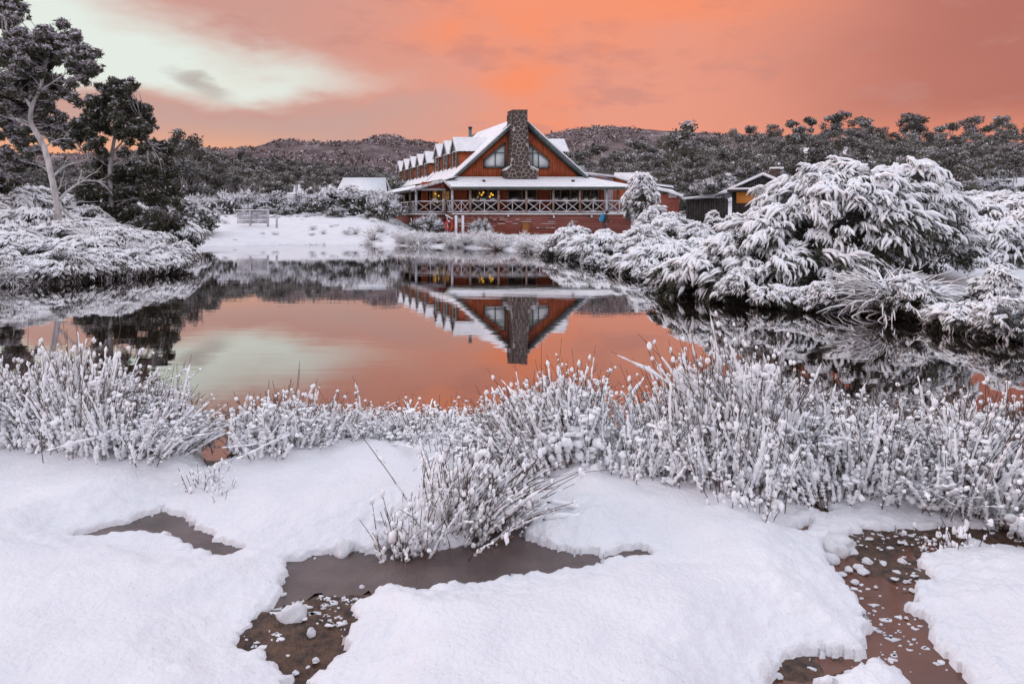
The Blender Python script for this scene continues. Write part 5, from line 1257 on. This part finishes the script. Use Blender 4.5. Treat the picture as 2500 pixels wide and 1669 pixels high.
# ---------------------------------------------------------------- rushes along the near shore, caught with snow
def reed_proto(seed, n=85, h=.75, spread=.13, lean=(0, 0), snowy=.9, splay=.16, thick=1.0):
    g = rs(seed); st = MB(); sn = MB(); blobs = []; bm3 = []
    for i in range(n):
        b0 = np.array([g.normal() * spread, g.normal() * spread * .8, -.06]); L = h * np.clip(g.normal(.76, .22), .3, 1.42)
        d_ = np.array([b0[0] / spread * splay * .45 + g.normal() * .085 + lean[0], b0[1] / spread * splay * .4 + g.normal() * .085 + lean[1], 1.0]); t_ = np.linspace(0, 1, 6)
        bx_, by_ = g.normal(size=2) * (.065 if g.rand() < .88 else .27); bend = np.array([bx_ + lean[0] * .9, by_ + lean[1] * .9, -abs(lean[0]) * .45 - .55 * (bx_ ** 2 + by_ ** 2)])
        P = b0 + (unit(d_) * L) * t_[:, None] + bend * L * (t_ ** 2.2)[:, None]
        if g.rand() < .05:                             # snapped over under the weight
            c_ = g.randint(2, 4); f_ = np.array([g.normal(), g.normal(), -g.uniform(.1, 1.0)]); f_ /= np.linalg.norm(f_)
            for q_ in range(c_ + 1, 6): P[q_] = P[c_] + f_ * L * .17 * (q_ - c_)
        st.tube(P, np.linspace(.0030, .0016, 6), 3, cap=False)
        at = lambda s: np.stack([np.interp(s, t_, P[:, j]) for j in range(3)], -1)
        for k in range(3 if g.rand() < .5 else 2):      # sleeves of snow clinging along the stem
            if g.rand() > snowy: continue
            s0 = g.uniform(.02, .55); s1 = min(s0 + g.uniform(.15, .5), .97); m_ = 13; ss = np.linspace(s0, s1, m_)
            w = np.clip(.0028 + .0052 * np.abs(g.normal(size=m_)), .002, .013) * thick * (1.25 - .6 * s0); w[0] *= .4; w[-1] *= .35
            sn.tube(at(ss) + g.normal(size=3) * .003 + g.normal(size=(m_, 3)) * .0015, w[:, None] * (1 + .3 * g.normal(size=(m_, 5))), 5)
        if g.rand() < .36:                             # cap of snow on the seed head
            p = at(np.array([g.uniform(.9, 1.0)]))[0]; r = g.uniform(.006, .0125); blobs.append(p); bm3.append(np.diag([r, r, r * g.uniform(1.3, 2.4)]))
        for k in range(g.randint(0, 4)):
            p = at(np.array([g.uniform(.05, .85)]))[0] + g.normal(size=3) * .006; r = g.uniform(.005, .0135) * thick; blobs.append(p); bm3.append(np.diag([r, r * .9, r * g.uniform(.8, 1.9)]))
    for i in range(int(34 * thick)):                   # snow caught low down between the stems
        p = np.array([g.normal() * spread * 1.0, g.normal() * spread * .8, g.uniform(-.01, .36 * h) ** 1.0]); r = g.uniform(.010, .026) * thick; blobs.append(p); bm3.append(np.diag([r, r, r * g.uniform(.8, 2.0)]) @ rotz(np.array([g.uniform(0, 6)]))[0])
    for i in range(int(9 * thick)):                    # irregular pads lodged part way up
        c_ = np.array([g.normal() * spread, g.normal() * spread * .8, g.uniform(.2, .72) * h])
        for q_ in range(g.randint(3, 7)):
            r = g.uniform(.008, .019) * thick; blobs.append(c_ + g.normal(size=3) * [.018, .014, .022]); bm3.append(np.diag([r * g.uniform(.8, 1.5), r, r * g.uniform(.7, 1.5)]))
    blobs = np.array(blobs); bm3 = np.array(bm3); w = g.randint(0, 3, len(blobs))
    for i in range(3):
        m_ = w == i; sn.inst(lumpy(lumpy(ICO2[0], g, .30, 2.4), g, .14, 6), ICO2[1], blobs[m_], bm3[m_])
    return st.mesh('stems', M['stem']), sn.mesh('snow', M['snow_soft'], True)
RP = [reed_proto(400 + i, n, .75, sp, ln, sn_, 0.16, th) for i, (n, sp, ln, sn_, th) in enumerate([
      (95, .085, (0, 0), .9, 1.0), (85, .08, (.06, 0), .95, 1.1), (75, .085, (-.16, .03), .85, 1.0), (100, .09, (.03, -.03), .8, .9), (60, .07, (.24, 0), .9, 1.1), (80, .08, (-.03, 0), .95, 1.15), (60, .08, (.02, .02), .5, .8), (85, .09, (-.1, 0), .9, 1.05)])]
def put_reeds(x, y, h, k, label, group, wide=1.0, rz=0, z=None):
    z = (float(snow_z(x, y)) if z is None else z); z = max(z, -.02)
    e = empty('rush_clump', (x, y, z - .01)); s_ = h / .75; e.scale = (wide, wide, s_); e.rotation_euler = (0, 0, rz); tag(e, label, 'rushes', group)
    tag(obj('stems', RP[k][0], e), kind='stuff'); tag(obj('snow', RP[k][1], e), kind='stuff'); return e
env = np.array([(-150, 820, 1095), (0, 835, 1098), (100, 825, 1100), (200, 850, 1110), (300, 890, 1118), (400, 940, 1122), (455, 990, 1112), (500, 1030, 1106), (528, 1060, 1104), (585, 985, 1108), (620, 960, 1112), (690, 935, 1112), (750, 975, 1105), (800, 985, 1090), (860, 965, 1082), (930, 960, 1080), (1000, 975, 1082),
                (1060, 1005, 1085), (1130, 1010, 1095), (1200, 1000, 1110), (1250, 960, 1130), (1320, 930, 1140), (1400, 905, 1150), (1450, 950, 1150), (1490, 1030, 1140), (1530, 1060, 1130), (1570, 1000, 1150), (1620, 960, 1168), (1690, 890, 1172), (1770, 870, 1182), (1850, 850, 1192), (1905, 915, 1192), (1950, 960, 1192), (2050, 972, 1192),
                (2150, 985, 1190), (2240, 1010, 1200), (2290, 1000, 1215), (2350, 975, 1235), (2430, 960, 1250), (2520, 935, 1250), (2700, 940, 1260)], float)
SPANS = [(-120, 480, 'bank of rushes left of the water gap', 'rushes at the left of the near shore'), (632, 760, 'tall rush clump standing alone beside the water gap', 'rushes beside the water gap'), (775, 1230, 'low rushes buried in snow before the chimney reflection', 'low rushes in the middle of the near shore'),
         (1255, 1440, 'tall snowy rushes below the lodge reflection', 'tall rushes below the lodge reflection'), (1585, 1920, 'tallest rushes in front of the tea tree reflection', 'tallest rushes of the near shore'), (1935, 2270, 'even row of rushes behind the thawed stream', 'rushes behind the stream'), (2275, 2640, 'tall rushes standing at the end of the thawed stream', 'rushes at the end of the stream')]
gr = rs(210)
for a, b, lab, grp in SPANS:
    for row in range(4):
        px = a + gr.uniform(0, 20)
        while px < b:
            yt, yb = np.interp(px, env[:, 0], env[:, 1]), np.interp(px, env[:, 0], env[:, 2])
            Yf = FPX * 1.5 / (yb - HORY); Yr = Yf + row * .21 + gr.uniform(-.08, .08)
            x = (px - 1250) / FPX * Yr; ybr = HORY + FPX * (CAM_H - .10) / Yr
            h = (ybr - yt) * Yr / FPX * (gr.uniform(.62, .95) if row == 0 else gr.uniform(.78, 1.06)); k = int(gr.choice([0, 1, 2, 3, 4, 5, 7] if row < 3 else [0, 3, 6, 6]))
            h *= 1 + .42 * float(vnoise(np.array([px / 85.0]), np.array([row * .35 + 3.0]), 9)[0])
            put_reeds(x, Yr, max(h, .2), k, lab + (', rooted in the snow edge' if row < 2 else ', standing behind in the shallows'), grp + (' front' if row < 2 else ' back'), gr.uniform(.8, 1.15), gr.uniform(0, 6.28))
            px += gr.uniform(38, 66) + (26 if row == 0 else 0)
# the near tussock in the slush, swept to the right
FT = reed_proto(460, 230, .50, .085, (.27, -.02), .62, .55, .85), reed_proto(461, 150, .50, .095, (.02, -.05), .62, .4, .85), reed_proto(462, 60, .33, .05, (.02, 0), .6, .35, .8)
def feature(protos_, name, label, loc):
    e = empty(name, loc); tag(e, label, 'tussock')
    for a, b in protos_: tag(obj('stems', a, e), kind='stuff'); tag(obj('snow', b, e), kind='stuff')
    return e
q = U(1130, 1296, .03); feature([FT[0], FT[1]], 'tussock', 'wind swept rush tussock growing out of the slushy pool', (q[0], q[1] + .08, .02))
q = U(995, 1345, .03); feature([FT[2]], 'tussock', 'small upright rush tuft standing alone in the slushy pool', (q[0], q[1], .015))
# sprouts poking from the snow
SPROUT = reed_proto(470, 14, .16, .05, (0, 0), .25, .5, .45)
for i, (px, py, s_) in enumerate(((105, 1112, 1.0), (215, 1120, .9), (480, 1172, .9), (520, 1165, .8), (545, 1188, .7), (640, 1130, .9), (690, 1120, .8), (1010, 1105, .9), (1085, 1110, 1), (1540, 1165, 1.1), (1800, 1230, 1.2), (1850, 1240, 1), (2330, 1290, 1.1), (2260, 1275, 1.0), (45, 1100, .9))):
    q = U(px, py, .12); e = empty('grass_sprout', (q[0], q[1], float(snow_z(q[0], q[1])) - .01)); e.scale = (s_,) * 3; e.rotation_euler = (0, 0, i * 1.3); tag(e, 'few short brown stems poking through smooth snow', 'sprout', 'sprouts in the snow'); tag(obj('stems', SPROUT[0], e), kind='stuff'); tag(obj('snow', SPROUT[1], e), kind='stuff')
# bent, snow carrying stalks between the clumps
g = rs(480)
def stalk(pts, r, label):
    P = np.array(pts, float); base = P[0].copy(); k = len(P); tt = np.linspace(0, k - 1, 16); Q = np.stack([np.interp(tt, range(k), P[:, j]) for j in range(3)], 1) - base
    for _ in range(2): Q[1:-1] = (Q[:-2] + 2 * Q[1:-1] + Q[2:]) / 4
    e = empty('bent_stalk', base); tag(e, label, 'stalk'); a = MB(); a.tube(Q, .004, 4); a.build('stem', [M['stem']], e)
    b = MB(); w = r * (1 + .25 * g.normal(size=(14, 7)) * .7); b.tube(Q[1:-1] + [0, 0, r * .6], w, 7); b.build('snow', [M['snow_soft']], e, True)
def S(px, py, Y): return A(px, py, Y)
stalk([S(1335, 1225, 3.62), S(1380, 1232, 3.6), S(1440, 1250, 3.55), S(1480, 1272, 3.5)], .013, 'snow covered stalk fallen across the open water beside the swept tussock')
stalk([S(1325, 1268, 3.5), S(1370, 1262, 3.48), S(1425, 1265, 3.46)], .014, 'short snow covered stalk lying in the slush beside the swept tussock')
stalk([S(1505, 1165, 4.2), S(1570, 1110, 4.25), S(1605, 1060, 4.3)], .016, 'snow thickened stalk slanting up between rushes before the orange reflection')
stalk([S(1600, 1165, 4.0), S(1560, 1080, 4.3), S(1530, 1050, 4.35)], .014, 'crooked snowy stalk crossing the slanting stalk before the orange reflection')
stalk([S(1655, 1172, 3.95), S(1700, 1145, 3.92), S(1738, 1115, 3.9)], .02, 'broad snowy blade leaning out of the tallest rushes')
stalk([S(1905, 1025, 4.0), S(1935, 1050, 3.95), S(1952, 1090, 3.9), S(1958, 1130, 3.9)], .013, 'arched snowy stalk hanging over between the tall and even rushes')
stalk([S(880, 1080, 4.7), S(920, 1050, 4.7), S(990, 1040, 4.7)], .012, 'long snowy blade bending over the low rushes')
stalk([S(265, 985, 4.9), S(285, 940, 4.9), S(310, 930, 4.9)], .016, 'snow thickened tip bending over the left rushes')

# ---------------------------------------------------------------- loose snow in the channels
CL = []
for i in range(5):
    g = rs(500 + i); V = lumpy(ICO3[0], g, .20, 2.4); V = lumpy(V, g, .10, 6); V[:, 2] = np.where(V[:, 2] < -.25, -.25 + (V[:, 2] + .25) * .2, V[:, 2]); CL.append(mesh('snow_clod', V, [ICO3[1]], [M['snow']], smooth=True))
def clod(px, py, wpx, hpx, label, k=0, group=None):
    q = U(px, py, .02); s_ = wpx / 2 * q[1] / FPX; o = obj('snow_clod', CL[k], None, (q[0], q[1] + s_ * .5, .012 + .05 * s_)); hz = hpx * q[1] / FPX
    o.scale = (s_, s_ * .8, hz / 1.2); o.rotation_euler = (0, 0, px * .37); tag(o, label, 'snow clod', group)
clod(713, 1520, 70, 42, 'domed lump of snow standing alone on the brown mud', 0)
clod(836, 1352, 60, 30, 'knobbly snow lump in the slush left of the small rush tuft', 1)
clod(925, 1335, 42, 28, 'knobbly snow lump at the foot of the small rush tuft', 2)
clod(605, 1512, 42, 22, 'low snow lump at the edge of the muddy pool', 3)
clod(758, 1548, 22, 20, 'crumbly bit of snow on the mud beside the domed lump', 4)
clod(2062, 1340, 95, 26, 'long flat snow cake in the upper stream', 2)
clod(2045, 1352, 56, 30, 'rounded snow cake against the stream bank', 0)
clod(2035, 1368, 40, 20, 'low snow cake against the stream bank', 3)
for i, (px, py, w_) in enumerate(((785, 1345, 20), (768, 1360, 10), (882, 1430, 18), (1055, 1335, 22), (1085, 1325, 14), (690, 1450, 20), (2100, 1385, 40), (2120, 1370, 34), (2075, 1390, 30), (2060, 1400, 22), (2090, 1420, 26), (2160, 1375, 26), (2205, 1370, 30), (2190, 1395, 24), (2110, 1395, 36), (2230, 1440, 22), (2240, 1480, 20), (2215, 1505, 14), (1900, 1648, 34), (1985, 1632, 26), (720, 1640, 22), (700, 1600, 18), (770, 1610, 26), (750, 1625, 14), (2300, 1540, 26), (2330, 1560, 18), (2035, 1600, 14), (2140, 1430, 14))):
    clod(px, py, w_ * .8, w_ * .26, 'small loose crumb of snow on the wet mud', i % 5, 'loose crumbs of snow on the mud')
# thin flakes of ice and snow scattered over the mud
g = rs(520); n = 9000; fx = np.concatenate([g.uniform(-1.8, -.6, n // 2), g.uniform(.9, 4.0, n // 2)]); fy = g.uniform(2.0, 3.9, n)
P2 = np.stack([fx, fy], 1); inside = np.zeros(n, bool)
for c in CH[1:3]: inside |= seg_dist(P2, c) < -.015
for c in ISL: inside &= seg_dist(P2, c) > 0
dens = fbm(fx * 5, fy * 5, 3, 61) > .02
keep = inside & dens & ~((fx < 1) & (fy > 2.9)); P2 = P2[keep]; n = len(P2)
mb = MB(); r = np.exp(g.normal(-5.25, .75, n)); ang = np.arange(7) * 2 * math.pi / 7
V = np.zeros((n, 7, 3)); rr = np.minimum(r, .020)[:, None] * g.uniform(.35, 1.3, (n, 7)); V[..., 0] = P2[:, :1] + rr * np.cos(ang) * 1.4; V[..., 1] = P2[:, 1:] + rr * np.sin(ang) * .9
bi = np.clip(np.searchsorted(by, P2[:, 1]), 0, len(by) - 1); bj = np.clip(np.searchsorted(bx, P2[:, 0]), 0, len(bx) - 1)
V[..., 2] = (np.maximum(BZ[bi, bj], np.where(P2[:, 0] > .5, .0075, -.004)) + .004)[:, None]
V2 = V.copy(); V2[..., 2] -= .005
mb.add(np.concatenate([V.reshape(-1, 3), V2.reshape(-1, 3)]), [np.arange(n * 7).reshape(n, 7), np.stack([(np.arange(n)[:, None] * 7 + np.arange(7)) , (np.arange(n)[:, None] * 7 + (np.arange(7) + 1) % 7)][::-1] + [(np.arange(n)[:, None] * 7 + np.arange(7)) + n * 7, (np.arange(n)[:, None] * 7 + (np.arange(7) + 1) % 7) + n * 7], -1).reshape(-1, 4)])
tag(mb.build('ice_flakes', [M['frost']]), 'scattered flakes of ice and snow over the wet brown mud', 'ice', kind='stuff')

# ================================================================== small things
# snow covered timber barrier on the far left shore
def world_thing(name, label, cat, o, parts):
    e = empty(name, o); tag(e, label, cat); made = {}
    for p in parts:
        p[1].V = [np.asarray(v, float) - o for v in p[1].V]; made[p[0]] = p[1].build(p[0], p[2], made[p[3]] if len(p) > 3 else e, len(p) > 4)
    return e
Y = 50.0; pa, pb, pc = A(611, 546, Y), A(654, 552, Y), A(665, 556, Y - 1.5); top = A(0, 516, Y)[2]
parts = []
for x_, z_, zt_ in ((pa[0], pa[2], top), (pb[0], pb[2], top)):
    m_ = MB(); m_.beam((x_, Y, z_ - .4), (x_, Y, zt_ + .06), .13, .13, up=(0, 1, 0)); parts.append(('post', m_, [M['timber_grey']]))
for k in range(3):
    m_ = MB(); m_.box(pa[0] - 1.0, pb[0] + .05, Y + .07, Y + .12, top - .30 * (k + 1) + .02, top - .30 * k - .02); parts.append(('board', m_, [M['timber_grey']]))
m_ = MB(); m_.box(pa[0] - 1.05, pb[0] + .1, Y - .08, Y + .14, top + .062, top + .13); parts.append(('snow_cap', m_, [M['snow']]))
m_ = MB(); m_.beam((pc[0], Y - .6, pc[2] - .4), (pc[0], Y - .6, A(0, 526, Y)[2]), .13, .13, up=(0, 1, 0)); parts.append(('post', m_, [M['timber_grey']]))
m_ = MB(); m_.box(pb[0] + .1, A(690, 0, Y)[0], Y - .55, Y - .48, A(0, 530, Y)[2] - .06, A(0, 530, Y)[2] + .05); parts.append(('hand_rail', m_, [M['timber_grey']]))
world_thing('barrier', 'snow crusted grey timber barrier of boards and posts on the far left shore', 'barrier', np.array([pa[0], Y, pa[2]]), parts)
# notice posts before the lodge
Y = 55.0; parts = []; zg = gz((1120 - 1250) / FPX * Y, Y)
for px in (1113.5, 1130):
    x_ = (px - 1250) / FPX * Y; m_ = MB(); m_.beam((x_, Y, zg - .2), (x_, Y, A(0, 526, Y)[2]), .2, .16, up=(0, 1, 0)); parts.append(('post', m_, [M['white_paint']]))
m_ = MB(); x0_, x1_ = (1115 - 1250) / FPX * Y, (1129 - 1250) / FPX * Y; m_.box(x0_, x1_, Y - .03, Y + .03, A(0, 544, Y)[2], A(0, 533, Y)[2]); parts.append(('board', m_, [M['pale_board']]))
m_ = MB(); m_.box(x0_ + .02, x1_ - .02, Y - .05, Y - .031, A(0, 530, Y)[2], A(0, 527, Y)[2]); parts.append(('dark_strip', m_, [M['dark_metal']]))
world_thing('notice_board', 'pale notice board on two thick frosted white posts before the lodge', 'notice board', np.array([x0_, Y, zg]), parts)
# lifebuoy stand
x_ = (1096 - 1250) / FPX * Y; zt_ = A(0, 524, Y)[2]; parts = []
m_ = MB(); m_.beam((x_ - .12, Y + .02, zg - .2), (x_ - .12, Y + .02, zt_ - .1), .08, .08, up=(0, 1, 0)); parts.append(('post', m_, [M['timber_grey']]))
m_ = MB(); m_.slab([(x_ - .28, Y - .2, zt_ - .05), (x_ + .30, Y - .2, zt_ - .38), (x_ + .30, Y + .25, zt_ - .38), (x_ - .28, Y + .25, zt_ - .05)], (0, 0, .08)); parts.append(('snow_hood', m_, [M['snow']]))
m_ = MB(); a_ = np.linspace(0, 2 * math.pi, 21); m_.tube(np.stack([x_ + .0 + .27 * np.cos(a_), np.full(21, Y - .08), zt_ - .85 + .38 * np.sin(a_)], 1), .075, 8, cap=False); parts.append(('ring', m_, [M['red_paint']], ) )
m_ = MB(); m_.tube([(x_ + .02, Y - .17, zt_ - .46), (x_ + .02, Y - .17, zt_ - .60)], .06, 8); parts.append(('white_band', m_, [M['white_paint']]))
world_thing('lifebuoy_stand', 'red lifebuoy hanging on a post under a little snowy hood beside the lodge', 'lifebuoy', np.array([x_, Y, zg]), parts)

# the walker with a blue backpack, striding right behind the bushes
def walker(loc, h=1.74):
    import bmesh
    s_ = h / 1.74
    J = {'pelvis': (0, 0, .95), 'waist': (.03, 0, 1.08), 'chest': (.11, 0, 1.30), 'neckb': (.18, 0, 1.45), 'neck': (.21, 0, 1.51), 'head': (.25, 0, 1.60), 'crown': (.26, 0, 1.70),
         'shl': (.14, .18, 1.40), 'ell': (.02, .25, 1.14), 'wrl': (.16, .22, .93), 'hal': (.21, .21, .86), 'shr': (.14, -.18, 1.40), 'elr': (.20, -.26, 1.13), 'wrr': (.40, -.22, 1.02), 'har': (.47, -.21, 1.0),
         'hpl': (0, .09, .90), 'knl': (.20, .10, .52), 'anl': (.24, .10, .10), 'tol': (.40, .11, .04), 'hpr': (0, -.09, .90), 'knr': (.02, -.10, .50), 'anr': (-.26, -.10, .16), 'tor': (-.16, -.11, .04)}
    Rr = {'pelvis': (.15, .12), 'waist': (.145, .115), 'chest': (.17, .125), 'neckb': (.09, .08), 'neck': (.055, .055), 'head': (.085, .10), 'crown': (.06, .075), 'shl': (.075, .075), 'ell': (.052, .052), 'wrl': (.038, .038), 'hal': (.03, .045), 'hpl': (.10, .10), 'knl': (.068, .068), 'anl': (.048, .048), 'tol': (.04, .035)}
    for k in ('sh', 'el', 'wr', 'ha', 'hp', 'kn', 'an', 'to'): Rr[k + 'r'] = Rr[k + 'l']
    Eg = [('pelvis', 'waist'), ('waist', 'chest'), ('chest', 'neckb'), ('neckb', 'neck'), ('neck', 'head'), ('head', 'crown'), ('chest', 'shl'), ('shl', 'ell'), ('ell', 'wrl'), ('wrl', 'hal'), ('chest', 'shr'), ('shr', 'elr'), ('elr', 'wrr'), ('wrr', 'har'), ('pelvis', 'hpl'), ('hpl', 'knl'), ('knl', 'anl'), ('anl', 'tol'), ('pelvis', 'hpr'), ('hpr', 'knr'), ('knr', 'anr'), ('anr', 'tor')]
    names = list(J); me = bpy.data.meshes.new('person_skeleton'); me.from_pydata([J[n] for n in names], [(names.index(a), names.index(b)) for a, b in Eg], [])
    o = bpy.data.objects.new('person_tmp', me); col.objects.link(o); md = o.modifiers.new('skin', 'SKIN'); md.use_smooth_shade = True
    for i, n in enumerate(names): me.skin_vertices[0].data[i].radius = Rr[n]; me.skin_vertices[0].data[i].use_root = (n == 'pelvis')
    sb = o.modifiers.new('sub', 'SUBSURF'); sb.levels = 2; sb.render_levels = 2
    dg = bpy.context.evaluated_depsgraph_get(); bm_ = bpy.data.meshes.new_from_object(o.evaluated_get(dg)); bpy.data.objects.remove(o)
    e = empty('person', loc); e.scale = (s_,) * 3; tag(e, 'walker in dark jacket with blue backpack striding behind the snowy bushes', 'person')
    for k in ('jacket', 'trousers', 'skin'): bm_.materials.append(M[k])
    for p in bm_.polygons:
        c = p.center; p.material_index = 2 if c.z > 1.49 else (1 if c.z < .90 and abs(c.y) < .17 else 0)
        if (c - Vector(J['har'])).length < .075 or (c - Vector(J['hal'])).length < .075: p.material_index = 2
    obj('body', bm_, e)
    # five fingers on each hand
    for s0 in ('l', 'r'):
        hh = np.array(J['ha' + s0]); dd = unit(hh - np.array(J['wr' + s0])); fb = MB()
        for i in range(4): b0 = hh + np.array([0, (i - 1.5) * .021, 0]) + dd * .02; L = (.055, .07, .066, .05)[i]; fb.tube([b0, b0 + dd * L * .55, b0 + dd * L * .8 + [0, 0, -.02]], [.010, .009, .007], 6)
        fb.tube([hh + [.0, .035, .0], hh + dd * .03 + [.01, .05, -.005], hh + dd * .055 + [.015, .045, -.02]], [.012, .011, .008], 6); fb.build('fingers', [M['skin']], e, True)
    hb = MB(); g = rs(3); V = ICO2[0] * [.115, .098, .125]; V = V + [.235, 0, 1.66]; V[:, 0] -= np.clip((1.66 - V[:, 2]) * .35, 0, .05); keepf = np.array([f for f in ICO2[1] if V[f][:, 2].mean() > 1.60 or V[f][:, 0].mean() < .215]); hb.add(V, keepf); hb.build('hair', [M['hair']], e, True)
    nb = MB(); nb.inst(ICO1[0], ICO1[1], np.array([[.345, 0, 1.60]]), np.diag([.022, .016, .026])[None]); nb.build('nose', [M['skin']], e, True)
    eb = MB(); eb.inst(ICO1[0], ICO1[1], np.array([[.325, .035, 1.63], [.325, -.035, 1.63]]), np.repeat(np.diag([.012, .014, .010])[None], 2, 0)); eb.build('eyes', [M['hair']], e, True)
    pk = MB(); V = ICO3[0].copy(); V = np.sign(V) * np.abs(V) ** .62; V = V * [.15, .17, .27] + [-.11, 0, 1.28]; V[:, 0] += (V[:, 2] - 1.28) * .28; pk.add(V, ICO3[1]); p_ = pk.build('backpack', [M['pack_blue']], e, True)
    pl = MB(); V = ICO2[0].copy(); V = np.sign(V) * np.abs(V) ** .6 * [.06, .12, .12] + [-.26, 0, 1.2]; pl.add(V, ICO2[1]); pl.build('pocket', [M['pack_blue']], p_, True)
    sp = MB()
    for y_ in (-.11, .11): sp.tube([(-.0, y_, 1.47), (.12, y_, 1.52), (.26, y_, 1.42), (.25, y_, 1.25), (.08, y_, 1.08)], .022, 6)
    sp.build('straps', [M['jacket']], p_, True)
    return e
Y = 46.0; x = (1474 - 1250) / FPX * Y; walker((x, Y, CAM_H - (578 - HORY) / FPX * Y))
